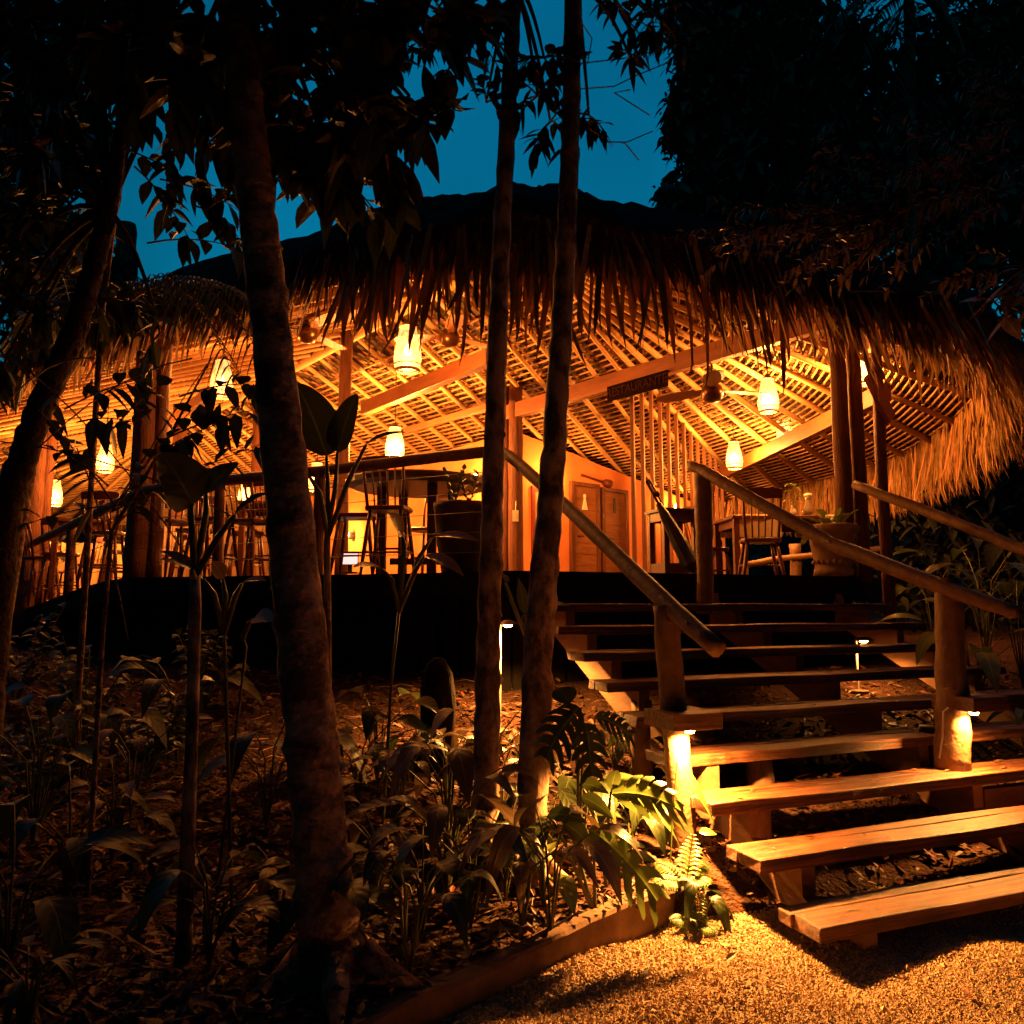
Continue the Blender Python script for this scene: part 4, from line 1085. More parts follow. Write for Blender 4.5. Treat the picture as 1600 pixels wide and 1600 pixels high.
mb = MB(); mb.box((0, .5, .5), (2.7, .05, 1.0)); mb.build('back_board', M['counter'], cn, False)
c2 = thing('back_cabinet', 'tall pale cabinet glowing behind the far left bar chairs', 'cabinet', fl(150, 17), .4)
mb = MB(); mb.box((0, .2, .7), (5.0, .4, 1.4)); mb.build('carcass', M['wallp'], c2, False)
for k in range(6):
    mb = MB(); mb.box((-2.05 + .82 * k, -.02, .6), (.7, .03, 1.0)); mb.build('cabinet_door', M['counter'], c2, False)
q = at(546, 872, 9.7); scn = thing('lit_screen', 'small white lit screen low behind the bar stools', 'screen', q - V((0, 0, .1)))
mb = MB(); mb.box(q, (.2, .015, .15), (V((.97, .2, 0)), V((-.2, .97, 0)), V((0, 0, 1)))); mb.build('display', emit('screen_glow', (.95, .85, .9), .85), scn)
mb = MB(); mb.box(q + V((0, .012, 0)), (.22, .012, .17), (V((.97, .2, 0)), V((-.2, .97, 0)), V((0, 0, 1)))); mb.box(q + V((0, .05, -.12)), (.05, .05, .1)); mb.box(q + V((0, .05, -.18)), (.2, .14, .02)); mb.build('casing', M['iron'], scn)
# log barrier behind dining table
lb = thing('log_barrier', 'low log barrier on stubs behind the dining table', 'barrier', fl(1250, 11.6))
mb = MB(); mb.tube([at(1150, 886, 11.8), at(1210, 874, 11.7), at(1290, 866, 11.5), at(1380, 858, 11.2)], .045, 9, .06); mb.build('rail', M['raillog'], lb, smooth=True)
for px in (1160, 1243, 1350):
    p = fl(px, 11.7); pole('post', [p, p + V((0, 0, .62))], .085, 'raillog', 10, .05, lb)

# ------------------------------------------------------------------ garden lights
def garden_light(px, py, d, lab, wt, pyb=None):
    top = at(px, py, d); zb = ground_z(top.x, top.y)
    t = thing('garden_light', lab, 'garden light', (top.x, top.y, zb), 0, 'slim stake garden lights')
    mb = MB(); mb.tube([(top.x, top.y, zb - .02), (top.x, top.y, top.z)], .011, 8); mb.build('stake', M['white'], t)
    mb = MB(); c = top + V((.06, -.02, 0)); mb.lathe(c, [(.085, -.004), (.085, .004), (.03, .028), (.01, .032)], 20); mb.tube([top, c], .009, 6); mb.build('hood', M['brass'], t)
    mb = MB(); mb.lathe(c, [(.02, -.022), (.034, -.012), (.034, -.005)], 14); mb.build('bulb', M['bulb'], t)
    mb = MB(); mb.lathe((top.x, top.y, zb), [(.09, -.02), (.09, .012), (.03, .02)], 14); mb.build('base', M['concrete'], t)
    lamp('garden_glow', None, c + V((0, -.02, -.05)), wt * 80, .025, spot=R(150))
garden_light(781, 975, 6.0, 'slim lit garden light standing left of the stairs between trunks', 6)
garden_light(1337, 1000, 7.0, 'slim lit garden light glimpsed behind the stair treads', .7)

# ------------------------------------------------------------------ plants
def arc(a, b, sag, n=6):
    a, b = V(a), V(b)
    return [a.lerp(b, i / n) + V((0, 0, sag * 4 * (i / n) * (1 - i / n))) for i in range(n + 1)]

def broadleaf(px, py, d, n, h, L, W, lab, lm='leafbig', group=None, spread=.5, shape='ovate', seed=None, name='broadleaf_plant', cat='plant', face=None, droop=.5):
    """cluster of arching petioles with one blade each; px,py,d: foot"""
    if seed is not None: random.seed(seed)
    p = at(px, py, d); p.z = ground_z(p.x, p.y)
    t = thing(name, lab, cat, p, 0, group)
    st, fo = MB(), MB()
    for k in range(n):
        a = 2 * PI * (k + rnd(-.3, .3)) / n if face is None else face + rnd(-1.1, 1.1)
        hh = h * rnd(.55, 1.05); r = spread * h * rnd(.35, 1)
        e = p + V((math.cos(a) * r, math.sin(a) * r, hh))
        mid = p + V((math.cos(a) * r * .25, math.sin(a) * r * .25, hh * .7))
        pts = [p, p.lerp(mid, .5) + V((rnd(-.01, .01), 0, 0)), mid, mid.lerp(e, .6) + V((0, 0, .03 * h)), e]
        st.tube(pts, [.006, .006, .005, .004, .003], 5)
        dirv = V((math.cos(a), math.sin(a), rnd(-.1, .5)))
        fo = MB(); fo.leaf(e, dirv, (rnd(-.2, .2), rnd(-.4, 0), 1), L * rnd(.75, 1.15), W * rnd(.8, 1.15), droop * rnd(.6, 1.4), rnd(.1, .35), 7, shape, .15, rnd(-.4, .4)); fo.build('leaf', M[lm], t, smooth=True)
    st.build('stem', M['stem'], t, smooth=True)
    return t

def split_leaf(mb, base, d, up, L, W, droop=.5, nl=6, roll=0):
    """deeply cut monstera blade: finger lobes curving forward from the midrib"""
    base, d = V(base), V(d).normalized(); s = d.cross(V(up)).normalized(); n = s.cross(d)
    if roll: s, n = s * math.cos(roll) + n * math.sin(roll), n * math.cos(roll) - s * math.sin(roll)
    ax = lambda t: base + d * (L * t * (1 - .2 * droop * t)) - V((0, 0, 1)) * (droop * L * t * t) 
    for sg in (-1, 1):
        for k in range(nl):
            t0, t1 = k / nl, (k + 1) / nl
            wid = W * .5 * (math.sin(PI * (.16 + .74 * (k + .5) / nl)) ** .7)
            seg = 6; vs, us = [], []
            for i in range(seg + 1):
                f = i / seg
                cw = 1 if f < .3 else (.80 - .25 * max(0, f - .65)); cw *= 1 if f < .85 else (1 - (f - .85) * 5)
                tm = (t0 + t1) / 2 + f * f * .16 + f * .05; hw = (t1 - t0) / 2 * cw
                for q in (-1, 1):
                    p = ax(min(1.1, tm + q * hw)) if i else ax(t0 if q < 0 else t1)
                    vs.append(p + s * sg * wid * f + n * (.10 * W * math.sin(f * PI * .8) - .12 * W * f * f)); us.append((.5 + sg * .5 * f, tm))
            fs = [(2 * i, 2 * i + 1, 2 * i + 3, 2 * i + 2) for i in range(seg)]
            mb.add(vs, fs, [[us[j] for j in q] for q in fs])

def monstera(px, py, d, leaves, lab, lm='leafbig'):
    """leaves: (px, py, d, dirx, diry, dirz, L, W)"""
    p = at(px, py, d); p.z = ground_z(p.x, p.y); t = thing('monstera', lab, 'monstera', p)
    st, fo = MB(), MB()
    for (x, y, dd, dx, dy, dz, L, W, nl) in leaves:
        b = at(x, y, dd); m = p.lerp(b, .55) + V((rnd(-.02, .02), 0, .08))
        st.tube([p, p.lerp(m, .5), m, m.lerp(b, .6) + V((0, 0, .02)), b], [.009, .008, .007, .006, .005], 6)
        fo = MB()
        if nl: split_leaf(fo, b, (dx, dy, dz), (.0, -.75, .7), L, W, .35, nl)
        else: fo.leaf(b, (dx, dy, dz), (.0, -.7, .7), L, W, .35, .2, 8, 'ovate', .1)
        fo.build('leaf', M[lm], t, smooth=True)
    st.build('stem', M['stem'], t, smooth=True)

random.seed(11)
# lit plants by the left post
monstera(905, 1335, 3.95, [(905, 1105, 4.0, -.5, -.3, -.4, .26, .24, 6), (930, 1120, 4.1, .7, -.1, -.1, .20, .16, 6), (890, 1100, 4.0, -.2, .2, .4, .17, .13, 0), (915, 1130, 3.9, .1, -.5, -.8, .2, .18, 5)], 'monstera with dark cut leaves right of the paired trunks', 'leafbig')
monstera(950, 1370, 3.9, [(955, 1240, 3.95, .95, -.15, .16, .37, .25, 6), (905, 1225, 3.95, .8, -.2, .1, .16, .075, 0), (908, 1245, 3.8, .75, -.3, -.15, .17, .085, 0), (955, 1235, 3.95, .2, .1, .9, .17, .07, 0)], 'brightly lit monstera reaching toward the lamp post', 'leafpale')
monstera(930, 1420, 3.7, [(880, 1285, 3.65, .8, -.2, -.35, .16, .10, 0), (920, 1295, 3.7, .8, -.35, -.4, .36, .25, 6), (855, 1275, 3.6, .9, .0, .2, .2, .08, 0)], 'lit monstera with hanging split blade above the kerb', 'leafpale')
broadleaf(860, 1440, 3.5, 6, .5, .28, .10, 'pale drooping long leafed plant in front of the paired trunks', 'leafbrown', seed=21, droop=.8)
broadleaf(790, 1330, 3.9, 7, .5, .24, .085, 'bushy broadleaf plant at the foot of the slender trunk', 'leafbig', seed=22)
broadleaf(700, 1330, 3.9, 8, .55, .26, .09, 'broadleaf plant with arching leaves below the dark stump', 'leafbrown', seed=23)
broadleaf(620, 1260, 4.4, 8, .5, .24, .08, 'palm like plant glowing brown beside the thick trunk', 'leafbrown', seed=24)
broadleaf(560, 1200, 4.8, 6, .5, .22, .11, 'heart leafed plant on the lit soil right of the thick trunk', 'leafbig', seed=25)
broadleaf(820, 1180, 5.0, 7, .42, .26, .08, 'grassy long leafed plant behind the paired trunks', 'leafbrown', seed=26, droop=.8)
broadleaf(990, 1180, 5.0, 6, .35, .24, .09, 'low plant with wide leaves under the stair edge', 'leafbig', seed=27)
broadleaf(640, 1480, 3.1, 6, .5, .18, .08, 'dark plant between the thick trunk and the kerb', 'leafdark', seed=29, droop=.9)
broadleaf(440, 1330, 3.6, 5, .36, .24, .07, 'low plant with pale arching blades left of the thick trunk', 'leafbrown', seed=30)
broadleaf(180, 1230, 4.2, 8, .5, .22, .075, 'bushy plant with brownish leaves in the left bed', 'leafbrown', seed=31)
broadleaf(60, 1180, 4.4, 8, .75, .22, .12, 'tall rounded leaf plant at the far left of the bed', 'leafbig', seed=32)
broadleaf(210, 1170, 4.7, 7, .62, .19, .075, 'plant with clustered leaves left of the paddle leaf stem', 'leafbrown', seed=33)
broadleaf(40, 1560, 2.7, 9, .3, .24, .04, 'dark spiky plant in the bottom left corner', 'leafdark', seed=36, shape='lance')
broadleaf(1100, 1425, 3.9, 5, .26, .24, .07, 'upright dark green leaf clump beside the lowest treads', 'leafbig', seed=37, spread=.22, droop=.9)
for i, (px, py, d, n, h, L, W, lm, lab) in enumerate((
    (590, 1330, 3.9, 7, .42, .26, .09, 'leafbrown', 'arching plant right behind the thick trunk'), (660, 1400, 3.5, 7, .45, .25, .10, 'leafdark', 'dark plant in front of the black stump'),
    (735, 1390, 3.6, 7, .5, .26, .085, 'leafbig', 'drooping leaf plant between stump and slender trunk'), (815, 1400, 3.6, 7, .42, .24, .08, 'leafbrown', 'pale veined plant at the base of the paired trunks'),
    (700, 1200, 4.8, 7, .38, .24, .09, 'leafbrown', 'wide leafed plant on the lit soil behind the stump'), (640, 1180, 5.1, 6, .36, .2, .08, 'leafbig', 'small plant on the lit soil below the deck'),
    (860, 1300, 4.2, 7, .4, .26, .09, 'leafbig', 'green plant just right of the paired trunks'), (780, 1240, 4.6, 7, .4, .25, .06, 'leafbrown', 'grassy plant between the paired trunks'),
    (110, 1300, 3.8, 8, .6, .24, .10, 'leafdark', 'dark tall plant at the left of the bed'),
    
    (420, 1180, 4.6, 7, .6, .34, .15, 'leafdark', 'large leafed dark plant below the deck left of the thick trunk'), (590, 1150, 5.2, 7, .55, .3, .14, 'leafbig', 'large heart leafed plant below the deck'),
    (130, 1120, 5.0, 8, .8, .3, .13, 'leafdark', 'tall dark plant at the left below the rail'), (280, 1120, 5.4, 8, .7, .28, .11, 'leafdark', 'dark broad plant under the left deck edge'),
    (20, 1380, 3.2, 8, .55, .3, .13, 'leafdark', 'dark broad plant at the left frame edge'), (500, 1420, 3.3, 7, .34, .3, .12, 'leafdark', 'dark wide leafed plant touching the thick trunk'),
    (700, 1280, 4.2, 9, .6, .32, .12, 'leafbrown', 'tall arching plant around the black stump'), (770, 1200, 4.9, 8, .55, .3, .12, 'leafbrown', 'arching plant lit from behind between stump and trunks'),
    (900, 1260, 4.4, 6, .36, .3, .1, 'leafbig', 'yellow green clump right of the paired trunks'), (850, 1390, 3.75, 5, .34, .3, .12, 'leafpale', 'yellow green arching clump above the kerb'),
    (985, 1290, 4.3, 5, .28, .24, .1, 'leafbig', 'yellow green low clump before the lit post'), 
    (330, 1430, 3.2, 8, .42, .28, .1, 'leafbig', 'dim green plant between paddle stem and thick trunk'),
    (1010, 1250, 4.5, 6, .3, .2, .08, 'leafbig', 'small plant in the shade of the stair edge'), (960, 1150, 5.3, 6, .32, .22, .09, 'leafbrown', 'dim plant beside the stair support stub'))):
    broadleaf(px, py, d, n, h, L, W, lab, lm, seed=80 + i, droop=.7, spread=.6)
# long blade lying over the post, and a small pale leaf
lfm = MB(); lfm.leaf(at(1058, 1190, 4.22), (.5, -.35, -.62), (.5, -.8, .3), .30, .055, .3, .2, 8, 'lance'); lfm.leaf(at(1092, 1300, 4.05), (.9, -.1, .1), (0, -.5, .8), .09, .05, .2, .2, 5); lfm.tube([at(1058, 1190, 4.22), at(1050, 1290, 4.2), at(1046, 1375, 4.16)], .004, 5)
tag(lfm.build('strap_leaf_plant', M['leafpale'], None), 'single bright strap leaf leaning against the lit left lamp post', 'plant')
# ferns
def fern(px, py, d, n, L, lab, seed):
    random.seed(seed); p = at(px, py, d); p.z = ground_z(p.x, p.y) if p.y > 3.9 else .01
    t = thing('fern', lab, 'fern', p, 0, 'small ferns at the foot of the lamp post'); fo, st = MB(), MB()
    for k in range(n):
        a = 2 * PI * k / n + rnd(-.3, .3); up = rnd(.5, 1.6) if k else 6
        dv = V((math.cos(a), math.sin(a), up)).normalized(); Lk = L * rnd(.8, 1.15); pts = []
        for i in range(13):
            f = i / 12; pts.append(p + dv * Lk * f - V((0, 0, .45 * Lk * f * f * (1 if k else .1))))
        st.tube(pts, .0022, 4)
        for i in range(2, 13):
            ax = (pts[i] - pts[i - 1]).normalized(); s = ax.cross(V((0, -.5, 1))).normalized(); ll = Lk * .30 * math.sin(PI * (.12 + .86 * i / 13)) 
            for q in (-1, 1): fo.leaf(pts[i], s * q + ax * .5, (0, -.4, 1), ll, ll * .32, .3, .1, 3, 'lance')
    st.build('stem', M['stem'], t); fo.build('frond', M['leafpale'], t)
fern(1072, 1402, 3.98, 7, .24, 'small fern with an upright frond beside the lit left post', 5)
fern(1085, 1440, 3.82, 6, .16, 'small flat fern on the gravel edge by the kerb end', 6)
# slender seedlings with big paddle blades
def paddle(lab, stem, rads, leaves, name='paddle_leaf_plant', lm='leafdark'):
    P = [at(*q) for q in stem]; P[0].z = ground_z(P[0].x, P[0].y) - .02
    t = thing(name, lab, 'plant', P[0]); mb = MB(); mb.tube(P, rads, 8, .05)
    mb.build('stem', M['bark2'] if rads[0] > .02 else M['stem'], t, smooth=True)
    pe, fo = MB(), MB()
    for (path, tip, W, up, shape) in leaves:
        Q = [at(*q) for q in path]; pe.tube(Q, [.014] * (len(Q) - 1) + [.008], 7); T = at(*tip)
        v = T - Q[-1]; fo = MB(); fo.leaf(Q[-1], v + V((0, 0, .12)), up, v.length * 1.05, W, .22, .3, 12, shape, .12); fo.build('leaf', M[lm], t, smooth=True)
    pe.build('petiole', M['stem'], t, smooth=True)
paddle('tall stem with two big dark paddle leaves left of the thick trunk', [(288, 1470, 3.2), (300, 1150, 3.25), (304, 950, 3.3), (305, 890, 3.3)], [.032, .025, .026, .02],
       [([(305, 900, 3.3), (298, 800, 3.3), (300, 788, 3.3)], (236, 698, 3.0), .22, (.3, -.8, .5), 'paddle'),
        ([(305, 895, 3.3), (322, 800, 3.35), (322, 770, 3.35)], (392, 722, 3.4), .13, (-.2, -.8, .6), 'paddle'),
        ([(305, 900, 3.3), (340, 840, 3.2), (366, 806, 3.1)], (428, 788, 3.0), .07, (0, -.6, .8), 'paddle'),
        ([(304, 905, 3.3), (300, 890, 3.2)], (232, 880, 3.1), .07, (0, -.5, .9), 'ovate')])
paddle('tall stem with a broad dark paddle leaf right of the thick trunk', [(519, 1100, 4.3), (512, 950, 4.3), (511, 860, 4.3), (512, 820, 4.3)], [.022, .02, .02, .016],
       [([(512, 830, 4.3), (512, 760, 4.3), (510, 712, 4.3)], (452, 565, 4.4), .26, (.3, -.9, .2), 'paddle'),
        ([(512, 830, 4.3), (524, 760, 4.3), (527, 706, 4.3)], (566, 590, 4.2), .17, (-.3, -.9, .2), 'paddle'),
        ([(512, 840, 4.3), (545, 750, 4.2), (572, 695, 4.1)], (640, 690, 4.0), .08, (0, -.5, .9), 'paddle'),
        ([(512, 840, 4.3), (500, 770, 4.2), (480, 740, 4.1)], (455, 790, 4.0), .10, (0, -.7, .7), 'ovate')])
paddle('slim seedling with ribbed leaves in front of the dark skirt', [(372, 1210, 3.7), (352, 1030, 3.75), (350, 985, 3.75)], [.009, .008, .008],
       [([(350, 990, 3.75), (335, 930, 3.7), (318, 905, 3.7)], (235, 885, 3.5), .07, (0, -.5, .8), 'ovate'),
        ([(350, 990, 3.75), (352, 930, 3.7), (348, 905, 3.7)], (318, 880, 3.6), .08, (0, -.6, .8), 'ovate'),
        ([(350, 990, 3.75), (368, 930, 3.7), (378, 912, 3.7)], (415, 935, 3.6), .06, (0, -.5, .8), 'ovate')], 'seedling', 'leafbrown')
paddle('slim seedling with curled leaves right of the paddle stems', [(600, 1190, 4.6), (612, 1060, 4.6), (624, 950, 4.6)], [.010, .009, .009],
       [([(624, 955, 4.6), (612, 905, 4.5), (598, 890, 4.5)], (550, 905, 4.3), .09, (0, -.5, .8), 'ovate'),
        ([(624, 955, 4.6), (632, 850, 4.5), (628, 838, 4.5)], (600, 805, 4.3), .12, (0, -.7, .7), 'ovate'),
        ([(624, 955, 4.6), (650, 890, 4.5), (664, 868, 4.5)], (718, 912, 4.3), .10, (0, -.5, .8), 'ovate'),
        ([(624, 955, 4.6), (655, 870, 4.6), (675, 840, 4.6)], (752, 858, 4.4), .09, (0, -.5, .8), 'ovate')], 'seedling', 'leafbrown')
paddle('seedling with one upright blade between the paired trunks', [(838, 1110, 5.1), (828, 1020, 5.1), (824, 1000, 5.1)], [.008, .007, .007],
       [([(824, 1000, 5.1), (818, 965, 5.1), (820, 960, 5.1)], (806, 885, 5.1), .075, (.1, -1, .1), 'lance'),
        ([(824, 1000, 5.1), (832, 970, 5.0), (846, 950, 5.0)], (892, 965, 4.9), .07, (0, -.4, .9), 'ovate'),
        ([(824, 1000, 5.1), (800, 940, 5.0), (790, 910, 5.0)], (770, 905, 4.8), .1, (0, -.6, .8), 'ovate')], 'seedling', 'leafbig')
paddle('slim bare stemmed seedling at the left of the dark skirt', [(345, 1230, 4.0), (385, 1010, 4.2), (376, 990, 4.2)], [.008, .007, .006],
       [([(378, 1000, 4.2), (388, 975, 4.1), (396, 968, 4.1)], (432, 990, 3.9), .1, (0, -.8, .6), 'ovate')], 'seedling', 'leafdark')
for i, (px, d, r, lab) in enumerate(((40, 6.6, .42, 'dark leafy shrub below the far left rail'), (150, 6.0, .36, 'dark leafy shrub below the short rail post'), (330, 6.6, .34, 'dark leafy shrub under the deck edge left of the trunk'), (250, 5.2, .26, 'small dark shrub in the left bed'), (90, 4.6, .3, 'dark shrub at the left side of the bed'))):
    x = (px - 800) / F * d; z = ground_z(x, d); t = thing('shrub', lab, 'shrub', (x, d, z), 0, 'dark shrubs in the left bed'); random.seed(300 + i)
    st, fo = MB(), MB()
    for k in range(16):
        a = rnd(0, 6.28); e = V((x + math.cos(a) * r * rnd(.3, 1), d + math.sin(a) * r * rnd(.3, 1), z + r * rnd(.7, 2.2))); pts = arc((x, d, z), e, .04, 5); st.tube(pts, .004, 5)
        for q in range(8):
            p_ = pts[2].lerp(e, q / 7); b_ = rnd(0, 6.28); fo.leaf(p_, (math.cos(b_), math.sin(b_), rnd(-.2, .6)), (rnd(-.4, .4), rnd(-.6, .1), 1), rnd(.09, .17), rnd(.045, .075), .35, .2, 4, 'ovate')
    st.build('stem', M['stem'], t); fo.build('foliage', M['leafbig'], t)
# dark stump between thick trunk and the pair
mb = MB(); random.seed(77); a = at(683, 1200, 5.4); a.z = ground_z(a.x, a.y) - .03; b = at(683, 1052, 5.4); b2 = at(686, 1028, 5.4)
mb.tube([a, a.lerp(b, .2), a.lerp(b, .4), a.lerp(b, .6), a.lerp(b, .8), b, b.lerp(b2, .5), b2], [.15, .118, .105, .112, .108, .098, .082, .035], 14, .13)
for q in range(5):
    c_ = a.lerp(b, rnd(.2, .95)); a_ = rnd(3.4, 6); v_ = V((math.cos(a_), math.sin(a_), .5)); mb.tube([c_ + v_ * .06, c_ + v_ * .125], [.03, .012], 7, .2)
for q in range(6):
    a_ = q * 1.05; mb.tube([a + V((math.cos(a_) * .1, math.sin(a_) * .1, .12)), a + V((math.cos(a_) * .26, math.sin(a_) * .26, .0))], [.04, .015], 6, .15)
M['stump'] = mat('near_black_wood', (.03, .02, .014), (.008, .006, .004), .9, 9, stretch=(2, 2, .6), bump=1, bdist=.02, spec=.05)  # near-black mottled wood tone
tag(mb.build('tree_stump', M['stump'], None, smooth=True), 'narrow black rounded stump standing among the bed plants', 'stump')

# ------------------------------------------------------------------ trees
def cloud(mb, c, rad, n, L, W, droop=.3, seg=3, shape='ovate', hang=.4, shell=.35):
    for _ in range(n):
        while True:
            q = V((rnd(-1, 1), rnd(-1, 1), rnd(-1, 1)))
            if q.length <= 1: break
        if random.random() < shell: q.normalize(); q *= rnd(.8, 1.05)
        p = V(c) + V((q.x * rad[0], q.y * rad[1], q.z * rad[2])); a = rnd(0, 6.28)
        mb.leaf(p, (math.cos(a), math.sin(a), rnd(-1.2, .5) * hang * 2), (rnd(-.6, .6), rnd(-.6, .6), 1), L * rnd(.65, 1.2), W * rnd(.7, 1.2), droop * rnd(.3, 1.5), rnd(.05, .35), seg, shape)
def twig_spray(mb, tw, a, b, n, L, W, r=.008, drop=.15, seg=4, shape='ovate', hang=.5):
    """branchlet from a to b carrying n leaves alternately, whorl at the tip"""
    a, b = V(a), V(b); pts = arc(a, b, drop, 5); tw.tube(pts, [r, r * .9, r * .8, r * .65, r * .5, r * .35], 5)
    for k in range(n):
        f = min(1, .25 + .8 * k / n); i = min(4, int(f * 5)); p = pts[i].lerp(pts[i + 1], min(1, f * 5 - i)); ax = (pts[i + 1] - pts[i]).normalized()
        ang = rnd(0, 6.28); s = ax.cross(V((math.cos(ang), math.sin(ang), rnd(-.3, 1)))).normalized()
        dv = s * (1.1 if f < .9 else .7) + ax * rnd(.3, 1) - V((0, 0, hang * rnd(0, 1)))
        mb.leaf(p, dv, (rnd(-.5, .5), rnd(-.7, .2), 1), L * rnd(.7, 1.15), W * rnd(.8, 1.15), rnd(.1, .5), rnd(.05, .3), seg, shape)
def tree(name, lab, trunk, rads, barkm, build, lm, group=None, wob=.04, nn=14, zfix=True, cat='tree'):
    P = [at(*q) for q in trunk]
    if zfix: P[0].z = ground_z(P[0].x, P[0].y) - .05
    t = thing(name, lab, cat, P[0], 0, group)
    mb = MB(); Q, RD = [], []
    NS = 16 if nn >= 14 else 8
    for i in range(len(P) - 1):
        for j in range(NS):
            f = j / NS; Q.append(P[i].lerp(P[i + 1], f) + V((rnd(-1, 1), rnd(-1, 1), 0)) * rads[i] * .05); RD.append(lerp(rads[i], rads[i + 1], f) * (1 + rnd(-.03, .03)))
    Q.append(P[-1]); RD.append(rads[-1])
    if nn >= 14:
        RD[0] *= 1.45; RD[1] *= 1.2; RD[2] *= 1.07
        RD = [r * (1 + .035 * math.sin(i * 2.1) + (.07 if i % 9 == 4 else 0)) for i, r in enumerate(RD)]
        for i in range(3, len(Q) - 2, 5):
            a_ = rnd(0, 6.28); c_ = Q[i] + V((math.cos(a_), math.sin(a_), 0)) * RD[i] * .85; mb.tube([c_ - V((0, 0, .03)), c_, c_ + V((0, 0, .03))], [.006, RD[i] * .28, .006], 7, .2)
        for k in range(5):
            a_ = k * 1.256 + rnd(-.3, .3); d_ = V((math.cos(a_), math.sin(a_), 0)); b0 = Q[0] + V((0, 0, .05))
            mb.tube([b0 + d_ * RD[0] * .6 + V((0, 0, .1)), b0 + d_ * RD[0] * 1.2 + V((0, 0, .02)), b0 + d_ * RD[0] * 2.1 - V((0, 0, .03))], [RD[0] * .3, RD[0] * .25, .01], 7, .1)
    mb.tube(Q, RD, nn, wob)
    mb.build('trunk', M[barkm], t, smooth=True)
    lf, tw = MB(), MB(); build(lf, tw, P)
    if lf.v: lf.build('crown', M[lm], t, smooth=False)
    if tw.v: tw.build('branches', M[barkm], t, smooth=True)
    return t
random.seed(41)
def big_sprays(spots, n, L, W, spread, per, root, hang=.6):
    def b(lf, tw, P):
        for (px, py, d, k) in spots:
            c = at(px, py, d)
            tw.tube(arc(at(*root), c, .12, 6), [.02, .018, .016, .014, .012, .01, .008], 6)
            for _ in range(k):
                e = c + V((rnd(-1, 1) * spread, rnd(-1, 1) * spread, rnd(-1, .6) * spread)); twig_spray(lf, tw, c, e, per, L, W, .007, .03, 4, 'ovate', hang)
    return b
tree('broadleaf_tree', 'thick mottled trunk with big drooping leaves in the left foreground', [(522, 1520, 3.1), (500, 1300, 3.15), (466, 950, 3.25), (420, 480, 3.35), (385, 180, 3.4), (365, 0, 3.45), (340, -260, 3.5)],
     [.125, .10, .10, .084, .08, .078, .07], 'bark',
     big_sprays([(330, 40, 3.6, 5), (450, 60, 3.4, 5), (520, 120, 3.5, 6), (560, 180, 3.3, 6), (600, 230, 3.5, 5), (480, 200, 3.6, 6), (300, 110, 3.3, 4), (250, 60, 3.8, 6), (180, 40, 4.0, 6),
                 (640, 60, 3.8, 5), (560, 20, 3.9, 6), (690, 20, 4.0, 5), (420, 250, 3.8, 4), (400, 120, 3.9, 6), (640, 150, 3.7, 4), (100, -30, 3.9, 6), (30, 60, 4, 6), (520, 265, 3.6, 4), (490, 320, 3.9, 2), (350, 130, 4.2, 7), (270, 40, 4.3, 7), (210, 110, 4.3, 5), (420, 180, 4.3, 6), (600, 110, 4.3, 5), (560, -20, 3.5, 6), (440, -20, 3.8, 7), (340, 200, 4.2, 4), (660, 190, 3.5, 3)], 0, .23, .115, .26, 7, (380, -40, 3.45)), 'leafdark', wob=.03)
tree('slender_tree', 'slender pale trunk, left one of the close pair before the stairs', [(757, 1330, 4.3), (763, 1000, 4.4), (772, 700, 4.5), (782, 400, 4.6), (800, 60, 4.7), (815, -250, 4.8)],
     [.075, .066, .062, .056, .05, .045], 'bark2',
     big_sprays([(740, 60, 4.6, 6), (700, 110, 4.9, 5), (770, 30, 4.9, 6), (840, 150, 4.7, 6), (850, 90, 4.6, 5), (760, 160, 5, 3), (860, 190, 4.9, 4), (720, 20, 5.1, 6), (660, 80, 5.2, 5)], 0, .15, .055, .25, 8, (805, -20, 4.7)), 'leafdark')
tree('slender_tree', 'slender pale trunk, right one of the close pair before the stairs', [(826, 1270, 4.1), (842, 1000, 4.2), (866, 700, 4.3), (884, 400, 4.4), (893, 150, 4.5), (900, -250, 4.6)],
     [.080, .078, .066, .058, .055, .05], 'bark2',
     big_sprays([(980, 30, 4.6, 4), (1020, 30, 4.8, 6), (1050, 50, 4.9, 5), (985, 90, 4.5, 3), (920, 180, 4.6, 3), (960, 20, 5.0, 4), (905, 210, 4.6, 2), (1060, 10, 5.2, 5)], 0, .15, .052, .17, 5, (898, -20, 4.55)), 'leafdark')
